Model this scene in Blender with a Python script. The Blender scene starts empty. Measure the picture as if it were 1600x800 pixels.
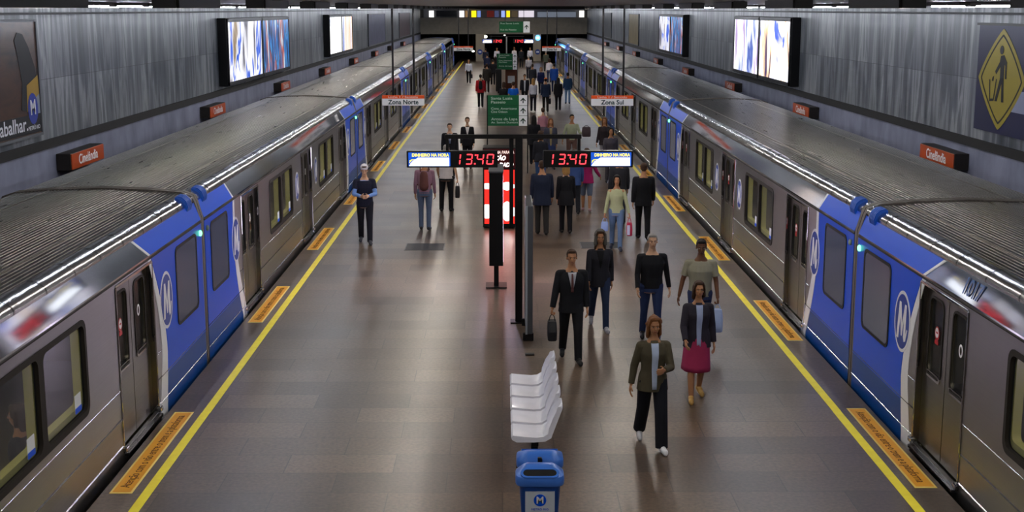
import bpy, bmesh, math, random
from mathutils import Vector, Matrix
random.seed(7)
S = bpy.context.scene
C = S.collection
PI = math.pi

# ------------------------------------------------------------ camera
cam = bpy.data.cameras.new('camera'); co = bpy.data.objects.new('camera', cam); C.objects.link(co)
cam.sensor_width = 36.0; cam.lens = 36.0 * 2050 / 1600; cam.clip_end = 500
co.location = (0, 0, 5.2)
co.rotation_euler = (PI/2 - math.radians(10.6635), 0, -math.radians(0.43946))
S.camera = co
# ------------------------------------------------------------ world, exposure
w = bpy.data.worlds.new('world'); S.world = w; w.use_nodes = True
w.node_tree.nodes['Background'].inputs[0].default_value = (0.55, 0.62, 0.75, 1)
w.node_tree.nodes['Background'].inputs[1].default_value = 0.02
S.view_settings.view_transform = 'Standard'; S.view_settings.look = 'None'
S.view_settings.gamma = 1.0; S.view_settings.use_curve_mapping = False
S.view_settings.exposure = 0.3
TUBE_E = 125.0      # fluorescent tubes
PLAT_E = 320.0      # tubes above the platform
BOARD_E = 0.75      # backlit advertising
LIT_E = 1.8

# ------------------------------------------------------------ materials
MATS = {}
def srgb(c):
    if isinstance(c, str):
        c = c.lstrip('#'); c = [int(c[i:i+2], 16)/255 for i in (0, 2, 4)]
    return tuple(((v/12.92) if v <= 0.04045 else ((v+0.055)/1.055)**2.4) for v in c) + (1.0,)
def mat(name, col='#808080', rough=0.5, metal=0.0, emit=0.0, noise=0.0, nscale=8.0, bump=0.0, spec=0.3, trans=0.0, alpha=1.0, coat=0.0):
    key = (name, str(col), rough, metal, emit)
    if key in MATS: return MATS[key]
    m = bpy.data.materials.new(name); m.use_nodes = True; MATS[key] = m
    nt = m.node_tree; b = nt.nodes['Principled BSDF']; c = srgb(col)
    b.inputs['Base Color'].default_value = c
    b.inputs['Roughness'].default_value = rough; b.inputs['Metallic'].default_value = metal
    if spec is not None: b.inputs['Specular IOR Level'].default_value = spec
    if trans: b.inputs['Transmission Weight'].default_value = trans
    if alpha < 1: b.inputs['Alpha'].default_value = alpha
    if coat: b.inputs['Coat Weight'].default_value = coat
    if emit:
        b.inputs['Emission Color'].default_value = c; b.inputs['Emission Strength'].default_value = emit
    if noise or bump:
        tc = nt.nodes.new('ShaderNodeTexCoord'); nz = nt.nodes.new('ShaderNodeTexNoise')
        nz.inputs['Scale'].default_value = nscale; nz.inputs['Detail'].default_value = 4
        nt.links.new(tc.outputs['Object'], nz.inputs['Vector'])
        if noise:
            mx = nt.nodes.new('ShaderNodeMix'); mx.data_type = 'RGBA'
            mx.inputs['A'].default_value = tuple(v*(1-noise) for v in c[:3]) + (1,)
            mx.inputs['B'].default_value = tuple(min(1, v*(1+noise)) for v in c[:3]) + (1,)
            nt.links.new(nz.outputs['Fac'], mx.inputs['Factor']); nt.links.new(mx.outputs['Result'], b.inputs['Base Color'])
        if bump:
            bp = nt.nodes.new('ShaderNodeBump'); bp.inputs['Strength'].default_value = bump; bp.inputs['Distance'].default_value = 0.01
            nt.links.new(nz.outputs['Fac'], bp.inputs['Height']); nt.links.new(bp.outputs['Normal'], b.inputs['Normal'])
    return m
class NT:
    """small helper for hand built node materials"""
    def __init__(s, name):
        s.m = bpy.data.materials.new(name); s.m.use_nodes = True; s.t = s.m.node_tree; s.b = s.t.nodes['Principled BSDF']
    def n(s, typ, **kw):
        nd = s.t.nodes.new(typ)
        for k, v in kw.items():
            if k in nd.inputs: nd.inputs[k].default_value = v
            else: setattr(nd, k, v)
        return nd
    def l(s, a, b): s.t.links.new(a, b)
    def ramp(s, fac, stops):
        r = s.t.nodes.new('ShaderNodeValToRGB'); e = r.color_ramp.elements
        e[0].position = stops[0][0]; e[0].color = srgb(stops[0][1])
        e[1].position = stops[-1][0]; e[1].color = srgb(stops[-1][1])
        for p, c in stops[1:-1]:
            k = e.new(p); k.color = srgb(c)
        s.l(fac, r.inputs['Fac']); return r
    def mapped(s, scale, out='Object', rot=(0, 0, 0)):
        tc = s.n('ShaderNodeTexCoord'); mp = s.n('ShaderNodeMapping'); mp.inputs['Scale'].default_value = scale
        mp.inputs['Rotation'].default_value = rot
        s.l(tc.outputs[out], mp.inputs['Vector']); return mp.outputs['Vector']

def floor_mat():
    k = NT('granite_floor'); v = k.mapped((1, 1, 1))
    br = k.n('ShaderNodeTexBrick', Scale=1.0); br.offset = 0.5
    br.inputs['Brick Width'].default_value = 1.25; br.inputs['Row Height'].default_value = 0.62
    br.inputs['Mortar Size'].default_value = 0.006; br.inputs['Mortar Smooth'].default_value = 0.1; br.inputs['Bias'].default_value = 0.0
    br.inputs['Color1'].default_value = srgb('#6e6056'); br.inputs['Color2'].default_value = srgb('#988676'); br.inputs['Mortar'].default_value = srgb('#544c46')
    k.l(v, br.inputs['Vector'])
    n1 = k.n('ShaderNodeTexNoise', Scale=0.35, Detail=5.0); k.l(v, n1.inputs['Vector'])
    n2 = k.n('ShaderNodeTexNoise', Scale=22.0, Detail=5.0); k.l(v, n2.inputs['Vector'])
    r1 = k.ramp(n1.outputs['Fac'], [(0.3, '#b8b4b4'), (0.7, '#e2d2bd')])
    r2 = k.ramp(n2.outputs['Fac'], [(0.3, '#b0b0b0'), (0.7, '#f4f4f4')])
    m1 = k.n('ShaderNodeMix', data_type='RGBA', blend_type='MULTIPLY'); m1.inputs['Factor'].default_value = 1
    m2 = k.n('ShaderNodeMix', data_type='RGBA', blend_type='MULTIPLY'); m2.inputs['Factor'].default_value = 1
    k.l(br.outputs['Color'], m1.inputs['A']); k.l(r1.outputs['Color'], m1.inputs['B'])
    k.l(m1.outputs['Result'], m2.inputs['A']); k.l(r2.outputs['Color'], m2.inputs['B'])
    k.l(m2.outputs['Result'], k.b.inputs['Base Color'])
    mr = k.n('ShaderNodeMapRange'); mr.inputs['To Min'].default_value = 0.26; mr.inputs['To Max'].default_value = 0.36
    k.b.inputs['Specular IOR Level'].default_value = 0.6
    n3 = k.n('ShaderNodeTexNoise', Scale=0.8, Detail=2.0); k.l(v, n3.inputs['Vector'])
    k.l(n3.outputs['Fac'], mr.inputs['Value']); k.l(mr.outputs['Result'], k.b.inputs['Roughness'])
    return k.m
def marble_mat():
    k = NT('streaked_marble'); v = k.mapped((1, 1, 1))
    vs = k.mapped((1.6, 1.6, 0.2))
    n1 = k.n('ShaderNodeTexNoise', Scale=1.6, Detail=8.0, Distortion=0.6); k.l(vs, n1.inputs['Vector'])
    r1 = k.ramp(n1.outputs['Fac'], [(0.34, '#464c53'), (0.48, '#6c7176'), (0.56, '#a0a2a4'), (0.66, '#585e65')])
    # slabs 1.0 m wide, joint half way up
    sx = k.n('ShaderNodeSeparateXYZ'); k.l(v, sx.inputs[0])
    cx = k.n('ShaderNodeCombineXYZ'); k.l(sx.outputs['Y'], cx.inputs['X']); k.l(sx.outputs['Z'], cx.inputs['Y'])
    br = k.n('ShaderNodeTexBrick', Scale=1.0); br.offset = 0.0
    br.inputs['Brick Width'].default_value = 0.9; br.inputs['Row Height'].default_value = 1.32
    br.inputs['Mortar Size'].default_value = 0.005; br.inputs['Color1'].default_value = srgb('#b4b8c0'); br.inputs['Color2'].default_value = srgb('#ffffff'); br.inputs['Mortar'].default_value = srgb('#7c7c80')
    k.l(cx.outputs[0], br.inputs['Vector'])
    m1 = k.n('ShaderNodeMix', data_type='RGBA', blend_type='MULTIPLY'); m1.inputs['Factor'].default_value = 1
    k.l(r1.outputs['Color'], m1.inputs['A']); k.l(br.outputs['Color'], m1.inputs['B']); k.l(m1.outputs['Result'], k.b.inputs['Base Color'])
    k.b.inputs['Roughness'].default_value = 0.35
    return k.m
def lowwall_mat():
    k = NT('painted_lower_wall'); v = k.mapped((0.6, 0.6, 0.35))
    n1 = k.n('ShaderNodeTexNoise', Scale=3.0, Detail=6.0); k.l(v, n1.inputs['Vector'])
    r = k.ramp(n1.outputs['Fac'], [(0.3, '#666a7e'), (0.7, '#8b8ea4')]); k.l(r.outputs['Color'], k.b.inputs['Base Color'])
    k.b.inputs['Roughness'].default_value = 0.5
    return k.m
def steel_mat(name, col, rough, scale=(1, 0.15, 30), bump=0.05):
    k = NT(name); v = k.mapped(scale)
    n1 = k.n('ShaderNodeTexNoise', Scale=4.0, Detail=4.0); k.l(v, n1.inputs['Vector'])
    v2 = k.mapped((1, 0.5, 0.6)); n2 = k.n('ShaderNodeTexNoise', Scale=1.6, Detail=5.0); k.l(v2, n2.inputs['Vector'])
    c = srgb(col)
    r = k.n('ShaderNodeMix', data_type='RGBA'); r.inputs['A'].default_value = tuple(x*0.75 for x in c[:3]) + (1,); r.inputs['B'].default_value = c
    k.l(n2.outputs['Fac'], r.inputs['Factor']); k.l(r.outputs['Result'], k.b.inputs['Base Color'])
    k.b.inputs['Metallic'].default_value = 1.0
    mr = k.n('ShaderNodeMapRange'); mr.inputs['To Min'].default_value = rough*0.75; mr.inputs['To Max'].default_value = rough*1.25
    k.l(n1.outputs['Fac'], mr.inputs['Value']); k.l(mr.outputs['Result'], k.b.inputs['Roughness'])
    bp = k.n('ShaderNodeBump'); bp.inputs['Strength'].default_value = bump; bp.inputs['Distance'].default_value = 0.005
    k.l(n2.outputs['Fac'], bp.inputs['Height']); k.l(bp.outputs['Normal'], k.b.inputs['Normal'])
    return k.m
def art_mat(name, stops, strength, scale=(1, 1, 1), wscale=2.0, dist=6.0, emissive=True, rough=0.3):
    k = NT(name); v = k.mapped(scale)
    n0 = k.n('ShaderNodeTexNoise', Scale=wscale, Detail=3.0, Distortion=dist); k.l(v, n0.inputs['Vector'])
    r = k.ramp(n0.outputs['Fac'], stops)
    k.l(r.outputs['Color'], k.b.inputs['Base Color']); k.b.inputs['Roughness'].default_value = rough
    if emissive:
        k.l(r.outputs['Color'], k.b.inputs['Emission Color']); k.b.inputs['Emission Strength'].default_value = strength
    return k.m
M_floor = floor_mat(); M_marble = marble_mat(); M_low = lowwall_mat()
M_steel = steel_mat('brushed_train_steel', '#a3a2a4', 0.34)
M_polish = steel_mat('polished_train_steel', '#b4b4b8', 0.07, (1, 0.4, 4), 0.03)
M_rail = steel_mat('bright_shoulder_steel', '#d0d0d4', 0.17, (1, 2, 4), 0.03)
M_roof = steel_mat('grimy_ribbed_roof', '#2e2926', 0.3, (6, 0.2, 1), 0.2)
M_door = steel_mat('grey_door_steel', '#84827f', 0.32)
M_blue = mat('train_blue', '#0650d6', 0.28, spec=0.1)
M_blued = mat('train_dark_blue', '#0a458f', 0.4, spec=0.2)
M_white = mat('train_white', '#e2e4ea', 0.3)
M_black = mat('black_metal', '#101012', 0.4)
M_rub = mat('dark_rubber', '#26221f', 0.75)
M_hoop = mat('gangway_grey', '#5d5650', 0.55, noise=0.15)
M_dark = mat('tunnel_black', '#0b0b0d', 0.8)
M_glass = mat('dark_train_glass', '#1a1f26', 0.08, alpha=0.34, spec=0.6)
M_eglass = mat('blue_grey_glass', '#3b4a6b', 0.15, spec=0.6)
M_cream = mat('cream_lining', '#b9b48a', 0.6)
M_liner = mat('lime_window_liner', '#d6d684', 0.5)
M_chrome = mat('chrome', '#c8c8cc', 0.12, 1.0)
M_conc = mat('board_marked_concrete', '#918a7e', 0.8, noise=0.25, nscale=3)
M_yel = mat('yellow_paint', '#f8e030', 0.45, noise=0.18, nscale=5)
M_txtw = mat('white_lettering', '#e8e8ec', 0.5)

# ------------------------------------------------------------ mesh helpers
def link(name, bm_or_me, m=None, parent=None, smooth=False, loc=None, rot=None):
    if isinstance(bm_or_me, bmesh.types.BMesh):
        bmesh.ops.recalc_face_normals(bm_or_me, faces=bm_or_me.faces[:])
        me = bpy.data.meshes.new(name); bm_or_me.to_mesh(me); bm_or_me.free()
    else: me = bm_or_me
    o = bpy.data.objects.new(name, me); C.objects.link(o)
    if m is not None:
        ms = m if isinstance(m, (list, tuple)) else [m]
        me.materials.clear()
        for x in ms: me.materials.append(x)
    if smooth:
        me.shade_smooth() if hasattr(me, 'shade_smooth') else [setattr(p, 'use_smooth', True) for p in me.polygons]
        if smooth != 'all':
            try: me.set_sharp_from_angle(angle=math.radians(35))
            except Exception: pass
    if parent: o.parent = parent
    if loc: o.location = loc
    if rot: o.rotation_euler = rot
    return o
def tag(o, label=None, cat=None, group=None, kind=None):
    if label: o['label'] = label
    if cat: o['category'] = cat
    if group: o['group'] = group
    if kind: o['kind'] = kind
    return o
def thing(name, label, cat, loc=(0, 0, 0), rz=0, group=None):
    o = bpy.data.objects.new(name, None); C.objects.link(o); o.empty_display_size = 0.1
    o.location = loc; o.rotation_euler = (0, 0, rz)
    return tag(o, label, cat, group)
def box(bm, a, b, bev=0.0, seg=2, mi=0):
    x0, y0, z0 = a; x1, y1, z1 = b
    v = [bm.verts.new(p) for p in ((x0,y0,z0),(x1,y0,z0),(x1,y1,z0),(x0,y1,z0),(x0,y0,z1),(x1,y0,z1),(x1,y1,z1),(x0,y1,z1))]
    fs = [bm.faces.new([v[i] for i in q]) for q in ((0,3,2,1),(4,5,6,7),(0,1,5,4),(1,2,6,5),(2,3,7,6),(3,0,4,7))]
    for f in fs: f.material_index = mi
    if bev:
        es = list({e for f in fs for e in f.edges})
        bmesh.ops.bevel(bm, geom=es, offset=bev, segments=seg, affect='EDGES', profile=0.5)
def B(*boxes, bev=0.0):
    bm = bmesh.new()
    for a, b in boxes: box(bm, a, b, bev)
    return bm
def frame_of(d):
    d = d.normalized(); up = Vector((0, 0, 1)) if abs(d.z) < 0.9 else Vector((0, 1, 0))
    a = d.cross(up).normalized(); b = d.cross(a).normalized(); return a, b
def rings(bm, rs, cap=True, close_mi=0):
    """rs: list of rings of points with equal counts"""
    vs = [[bm.verts.new(p) for p in r] for r in rs]
    n = len(vs[0])
    for i in range(len(vs)-1):
        for j in range(n):
            bm.faces.new((vs[i][j], vs[i][(j+1) % n], vs[i+1][(j+1) % n], vs[i+1][j]))
    if cap:
        bm.faces.new(vs[0][::-1]); bm.faces.new(vs[-1])
def rod(bm, p0, p1, r0, r1=None, n=10):
    p0 = Vector(p0); p1 = Vector(p1); r1 = r0 if r1 is None else r1
    a, b = frame_of(p1-p0)
    rings(bm, [[p + (a*math.cos(t)+b*math.sin(t))*r for t in [2*PI*k/n for k in range(n)]] for p, r in ((p0, r0), (p1, r1))])
def capsule(bm, p0, p1, r0, r1, n=12, flat0=False, flat1=False, fa=1.0, side=None):
    p0 = Vector(p0); p1 = Vector(p1); d = (p1-p0).normalized(); a, b = frame_of(d)
    if side is not None:
        a = (Vector(side) - d*d.dot(Vector(side))).normalized(); b = d.cross(a)
    L = []
    if not flat0: L += [(p0 - d*r0*0.92, r0*0.4), (p0 - d*r0*0.6, r0*0.8)]
    L += [(p0, r0), (p1, r1)]
    if not flat1: L += [(p1 + d*r1*0.6, r1*0.8), (p1 + d*r1*0.92, r1*0.4)]
    rings(bm, [[p + a*math.cos(t)*r + b*math.sin(t)*r*fa for t in [2*PI*k/n for k in range(n)]] for p, r in L])
def ellip(bm, c, r, R=None, u=12, v=8):
    c = Vector(c); rr = []
    for i in range(1, v):
        ph = PI*i/v; rr.append([Vector((r[0]*math.sin(ph)*math.cos(2*PI*k/u), r[1]*math.sin(ph)*math.sin(2*PI*k/u), r[2]*math.cos(ph))) for k in range(u)])
    if R is not None: rr = [[R @ p for p in q] for q in rr]
    rings(bm, [[c+p for p in q] for q in rr])
def prism(bm, pts, x0, x1, ax='X', mi=0):
    """pts polygon (2d) extruded along an axis; X: (y,z)  Y: (x,z)  Z: (x,y)"""
    f = {'X': lambda p, t: (t, p[0], p[1]), 'Y': lambda p, t: (p[0], t, p[1]), 'Z': lambda p, t: (p[0], p[1], t)}[ax]
    a = [bm.verts.new(f(p, x0)) for p in pts]; b = [bm.verts.new(f(p, x1)) for p in pts]; n = len(pts)
    fs = [bm.faces.new(a[::-1]), bm.faces.new(b)]
    for i in range(n): fs.append(bm.faces.new((a[i], a[(i+1) % n], b[(i+1) % n], b[i])))
    for g in fs: g.material_index = mi
def rrect(x0, z0, x1, z1, r, n=4):
    out = []
    for cx, cz, s in ((x1-r, z1-r, 0), (x0+r, z1-r, 1), (x0+r, z0+r, 2), (x1-r, z0+r, 3)):
        for k in range(n+1):
            t = PI/2*(s + k/n); out.append((cx+r*math.cos(t), cz+r*math.sin(t)))
    return out
def ellpts(cx, cz, rx, rz, n=28): return [(cx+rx*math.cos(2*PI*k/n), cz+rz*math.sin(2*PI*k/n)) for k in range(n)]
# evaluating curves and modifiers happens in a scratch scene
TMP = bpy.data.scenes.new('scratch')
def evaluate(o):
    TMP.collection.objects.link(o)
    with bpy.context.temp_override(scene=TMP, view_layer=TMP.view_layers[0]):
        dg = bpy.context.evaluated_depsgraph_get(); dg.update()
    me = bpy.data.meshes.new_from_object(o.evaluated_get(dg), depsgraph=dg)
    TMP.collection.objects.unlink(o); return me
def holes_mesh(outer, holes, depth):
    """flat sheet with holes in local XY, thickness depth along Z (0..depth)"""
    cu = bpy.data.curves.new('sheet', 'CURVE'); cu.dimensions = '2D'; cu.fill_mode = 'BOTH'; cu.extrude = depth/2
    for pts in [outer] + holes:
        sp = cu.splines.new('POLY'); sp.points.add(len(pts)-1)
        for q, p in zip(sp.points, pts): q.co = (p[0], p[1], 0, 1)
        sp.use_cyclic_u = True
    o = bpy.data.objects.new('sheet', cu); me = evaluate(o); bpy.data.objects.remove(o); bpy.data.curves.remove(cu)
    me.transform(Matrix.Translation((0, 0, depth/2))); return me
def side_matrix(s, x=0.0):
    """map local (v, z, out) to the platform-facing plane of a thing; s=-1 faces +X, s=+1 faces -X"""
    return Matrix(((0, 0, -s, x), (1, 0, 0, 0), (0, 1, 0, 0), (0, 0, 0, 1)))
def text_mesh(txt, size, width=None, bold=0.0, shear=0.0, ext=0.002, align='CENTER'):
    cu = bpy.data.curves.new('txt', 'FONT'); cu.body = txt; cu.size = size; cu.extrude = ext; cu.offset = bold*size; cu.shear = shear
    cu.align_x = align; cu.align_y = 'CENTER'; cu.resolution_u = 3
    o = bpy.data.objects.new('txt', cu); me = evaluate(o); bpy.data.objects.remove(o); bpy.data.curves.remove(cu)
    if width and len(me.vertices):
        xs = [v.co.x for v in me.vertices]; wd = max(xs)-min(xs); c0 = (max(xs)+min(xs))/2
        for v in me.vertices: v.co.x = (v.co.x - c0)*width/wd
    return me
def text_on(txt, size, origin, right, up, m, parent, name='lettering', **kw):
    me = text_mesh(txt, size, **kw); r = Vector(right).normalized(); u = Vector(up).normalized(); n = r.cross(u)
    me.transform(Matrix(((r.x, u.x, n.x, origin[0]), (r.y, u.y, n.y, origin[1]), (r.z, u.z, n.z, origin[2]), (0, 0, 0, 1))))
    return link(name, me, m, parent)
def struct(name, bm, m, **kw):
    o = link(name, bm, m, **kw); o['kind'] = 'structure'; return o
def copy_tree(o, parent=None):
    c = o.copy(); C.objects.link(c); c.parent = parent
    for ch in CH.get(o.name, []): copy_tree(ch, c)
    return c
CH = {}
def index_children():
    CH.clear()
    for o in bpy.data.objects:
        if o.parent: CH.setdefault(o.parent.name, []).append(o)

# ------------------------------------------------------------ the station hall
XL, XR = -8.2, 8.6
YB, YE = -8.0, 134.0
EL, ER = -4.38, 4.87
CZ = 5.285
struct('floor', B(((EL, YB, -0.25), (ER, 150, 0.0))), M_floor)
struct('trim_1', B(((EL+0.18, YB, -1.2), (ER-0.18, 150, -0.25))), M_dark)                 # recessed platform wall
struct('trim_2', B(((XL, YB, -1.4), (XR, 160, -1.2))), mat('ballast', '#1b1a19', 0.95, noise=0.4, nscale=12))
struct('ceiling', B(((XL-0.3, YB, CZ), (XR+0.3, 150, CZ+0.3))), mat('ceiling_panels', '#3a3734', 0.3, noise=0.12, nscale=1.2, spec=0.2))
struct('wall_left', B(((XL-0.3, YB, 2.89), (XL, YE, CZ))), M_marble)
struct('wall_right', B(((XR, YB, 2.89), (XR+0.3, YE, CZ))), M_marble)
struct('wall_left_lower', B(((XL-0.3, YB, -1.2), (XL, YE, 2.73))), M_low)
struct('wall_right_lower', B(((XR, YB, -1.2), (XR+0.3, YE, 2.73))), M_low)
for n, x0, x1 in (('trim_3', XL-0.3, XL+0.05), ('trim_4', XR-0.05, XR+0.3)):
    struct(n, B(((x0, YB, 2.73), (x1, YE, 2.89))), mat('black_wall_band', '#1c1a1a', 0.6))
struct('wall_back', B(((XL, YB-0.3, -1.2), (XR, YB, CZ))), M_conc)
struct('wall_far', B(((XL, YE, 2.72), (XR, YE+0.4, 4.32))), M_conc)
struct('wall_tunnel_end', B(((XL, 149.6, -1.2), (XR, 150, 2.72)), ((XL, YE+0.4, 2.72), (XR, 150, 2.8)), ((XL-0.3, YE, -1.2), (XL, 150, 5.1)), ((XR, YE, -1.2), (XR+0.3, 150, 5.1))), M_dark)
struct('wall_concourse', B(((XL, 139.7, 4.3), (XR, 140, CZ))), mat('upper_concourse_wall', '#8f9098', 0.6))
# rain-gutter like trim under the slab at the side walls
for n, x0, x1 in (('trim_5', XL, XL+0.12), ('trim_6', XR-0.12, XR)):
    struct(n, B(((x0, YB, 5.10), (x1, YE, 5.14))), mat('dark_cornice', '#1d1d20', 0.5))
# pillars at the far end
for k, (x0, x1) in enumerate(((-2.62, -1.75), (3.16, 3.93))):
    p = struct('trim_%d' % (7+k), B(((x0, 133.6, 0), (x1, 134.3, 2.72)), bev=0.03), mat('cream_pillar', '#a59a88', 0.6))
# safety lines painted along both edges
for n, x in (('left', -3.88), ('right', 4.40)):
    bm = bmesh.new(); rnd = random.Random(3); y = YB
    while y < 132:
        y2 = y + 4.0 + rnd.random()*3; dx = rnd.uniform(-0.008, 0.008)
        box(bm, (x-0.055+dx, y, 0.0), (x+0.055+dx, y2, 0.004)); y = y2 + 0.004
    tag(link('safety_line', bm, M_yel), 'yellow painted safety line along the %s platform edge' % n, 'floor line')

# door stickers on the floor
M_stk = mat('orange_yellow_sticker', '#ffb43a', 0.45, noise=0.1); M_stkf = mat('pale_yellow_edge', '#ffe080', 0.45)
M_stkt = mat('brown_lettering', '#6a3410', 0.5)
stk_me = None
def make_sticker():
    r = thing('floor_sticker', 'x', 'floor sticker')
    bm = bmesh.new(); box(bm, (-0.125, -1.47, 0), (0.125, 1.47, 0.003)); link('backing', bm, M_stkf, r)
    bm = bmesh.new(); box(bm, (-0.1, -1.43, 0.003), (0.1, 1.43, 0.005)); link('panel', bm, M_stk, r)
    text_on('Atenção com o vão entre o trem e a plataforma', 0.155, (0, 0, 0.006), (0, 1, 0), (-1, 0, 0), M_stkt, r, width=2.6, bold=0.0, ext=0.001)
    return r
GL, GR, PITCH = 19.35, 18.05, 21.0
ORD = ['nearest the camera', 'second from the camera', 'third from the camera', 'fourth from the camera', 'fifth from the camera', 'sixth from the camera', 'seventh from the camera', 'eighth from the camera', 'ninth from the camera', 'tenth from the camera', 'eleventh from the camera', 'twelfth from the camera', 'thirteenth from the camera', 'fourteenth from the camera', 'fifteenth from the camera', 'sixteenth from the camera']
stk = make_sticker(); index_children(); first = True
for s, G, x, nm in ((-1, GL, -4.17, 'left'), (1, GR, 4.68, 'right')):
    i = 0
    for c in range(-1, 5):
        for d in (3.7, 10.5, 17.3):
            y = G + c*PITCH + d
            if y < 13 or y > 120: continue
            if s == 1 and abs(y-(GR-3.7)) < 1: y = 15.2
            if s == -1 and abs(y-(GL-3.7)) < 1: y = 15.1
            o = stk if first else copy_tree(stk); first = False
            o.location = (x, y, 0.0); o.rotation_euler = (0, 0, 0 if s == -1 else PI)
            tag(o, 'yellow gap warning strip on the floor by the %s train, %s' % (nm, ORD[i] if i < 16 else 'farthest'), 'floor sticker', 'gap warning strips on the platform floor'); i += 1

# ------------------------------------------------------------ trains
def make_car(s):
    r = thing('train_car', 'x', 'train car')
    X = lambda u: s*u
    LEN = 20.78
    v0, v1 = 0.11, 20.89
    MX = side_matrix(s)
    def sheet(name, outer, holes, depth, out, m, parent=r):
        me = holes_mesh(outer, holes, depth); me.transform(MX @ Matrix.Translation((0, 0, out)))
        return link(name, me, m, parent)
    doors = [3.7, 10.5, 17.3]; wins = [7.05, 13.95]
    DW, WW = 0.80, 1.38
    holes = [rrect(d-DW, 0.05, d+DW, 2.03, 0.05)[::-1] for d in doors] + [rrect(c-WW, 0.92, c+WW, 1.94, 0.12)[::-1] for c in wins]
    sheet('side_panel', [(v0, -0.12), (v1, -0.12), (v1, 2.10), (v0, 2.10)], holes, 0.05, -0.05, M_steel)
    # under skirt
    bm = bmesh.new(); prism(bm, [(X(0.02), -0.12), (X(0.16), -0.75), (X(2.9), -0.75), (X(3.03), -0.12)], v0+0.1, v1-0.1, 'Y'); link('underframe', bm, M_dark, r)
    # crease lines
    bm = bmesh.new()
    segs = [(v0, doors[0]-DW-0.02), (doors[0]+DW+0.02, doors[1]-DW-0.02), (doors[1]+DW+0.02, doors[2]-DW-0.02), (doors[2]+DW+0.02, v1)]
    for a, b in segs:
        for z, t, o in ((0.46, 0.012, 0.012), (0.13, 0.012, 0.010), (0.80, 0.006, 0.004)):
            prism(bm, [(X(0), z-t), (X(-o), z), (X(0), z+t)], a, b, 'Y')
    link('side_bead', bm, M_rail, r)
    # header band, tilted
    bm = bmesh.new(); prism(bm, [(X(0.0), 2.10), (X(0.0), 2.13), (X(0.095), 2.385), (X(0.16), 2.385), (X(0.10), 2.10)], v0, v1, 'Y'); link('header_panel', bm, M_polish, r)
    bm = bmesh.new(); prism(bm, [(X(-0.012), 2.085), (X(-0.012), 2.10), (X(0.02), 2.125), (X(0.02), 2.085)], v0, v1, 'Y'); link('drip_rail', bm, M_rub, r)
    # shoulder, in clamped lengths
    prof = [(0.098, 2.385), (0.092, 2.42), (0.11, 2.455), (0.15, 2.490), (0.20, 2.515), (0.25, 2.525), (0.29, 2.525)]
    bm = bmesh.new(); n = 23; st = (v1-v0)/n
    def shell(a, b, g):
        pts = [(X(u - g*0.7), z + g*0.7) for u, z in prof] + [(X(0.29), 2.40), (X(0.10), 2.36)]
        prism(bm, pts, a, b, 'Y')
    for k in range(n):
        a = v0 + k*st; shell(a+0.012, a+st-0.035, 0.0); shell(a+st-0.03, a+st+0.005 if k < n-1 else v1, 0.008)
    o = link('roof_shoulder', bm, M_rail, r, smooth=True)
    # ribbed roof
    pts = []; nr = 42
    for k in range(nr+1):
        u = 0.29 + (2.70-0.29)*k/nr; zc = 2.522 + 0.06*math.sin(PI*(u-0.29)/2.41)
        w_ = (2.70-0.29)/nr
        if k < nr: pts += [(u, zc), (u+w_*0.45, zc), (u+w_*0.55, zc+0.009), (u+w_*0.9, zc+0.009)]
        else: pts.append((u, zc))
    pts = [(X(u), z) for u, z in pts] + [(X(2.80), 2.49), (X(2.90), 2.43), (X(2.95), 2.36), (X(2.80), 2.36), (X(0.29), 2.46)]
    bm = bmesh.new(); prism(bm, pts, v0, v1, 'Y'); link('roof', bm, M_roof, r)
    bm = bmesh.new()
    for uu in (0.62, 2.2):
        box(bm, (min(X(uu), X(uu+0.02)), v0, 2.53), (max(X(uu), X(uu+0.02)), v1, 2.555+0.035*math.sin(PI*(uu-0.46)/2.13)))
    link('roof_rail', bm, mat('worn_roof_rail', '#9a938b', 0.3, 0.8), r)
    # far side wall and inside
    bm = bmesh.new(); box(bm, (min(X(2.95), X(3.03)), v0, -0.12), (max(X(2.95), X(3.03)), v1, 2.36)); link('far_side', bm, M_steel, r)
    bm = bmesh.new(); a, b = sorted((X(0.12), X(2.94)))
    box(bm, (a, v0+0.05, -0.06), (b, v1-0.05, 0.0)); box(bm, (a, v0+0.05, 2.28), (b, v1-0.05, 2.33))
    c, d_ = sorted((X(2.86), X(2.94))); box(bm, (c, v0+0.05, 0), (d_, v1-0.05, 2.28))
    for vv in (v0+0.05, v1-0.1): box(bm, (a, vv, 0), (b, vv+0.05, 2.28))
    link('interior', bm, mat('interior_panels', '#6a6654', 0.6), r)
    bm = bmesh.new()
    for vv in (5.2, 12.1): box(bm, (min(X(1.4), X(1.5)), vv-0.4, 2.24), (max(X(1.4), X(1.5)), vv+4, 2.275))
    link('interior_lamp', bm, mat('cabin_lamp', '#fff3cf', 0.5, emit=14.0), r)
    bm = bmesh.new()
    for c0 in wins:
        a, b = sorted((X(0.14), X(0.55))); box(bm, (a, c0-1.3, 0.38), (b, c0+1.3, 0.46), 0.02)
        a, b = sorted((X(2.4), X(2.84))); box(bm, (a, c0-1.3, 0.38), (b, c0+1.3, 0.46), 0.02); a, b = sorted((X(2.76), X(2.84))); box(bm, (a, c0-1.3, 0.46), (b, c0+1.3, 0.95), 0.02)
    link('bench_seat', bm, mat('cabin_seat', '#4a5a68', 0.5), r)
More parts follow.
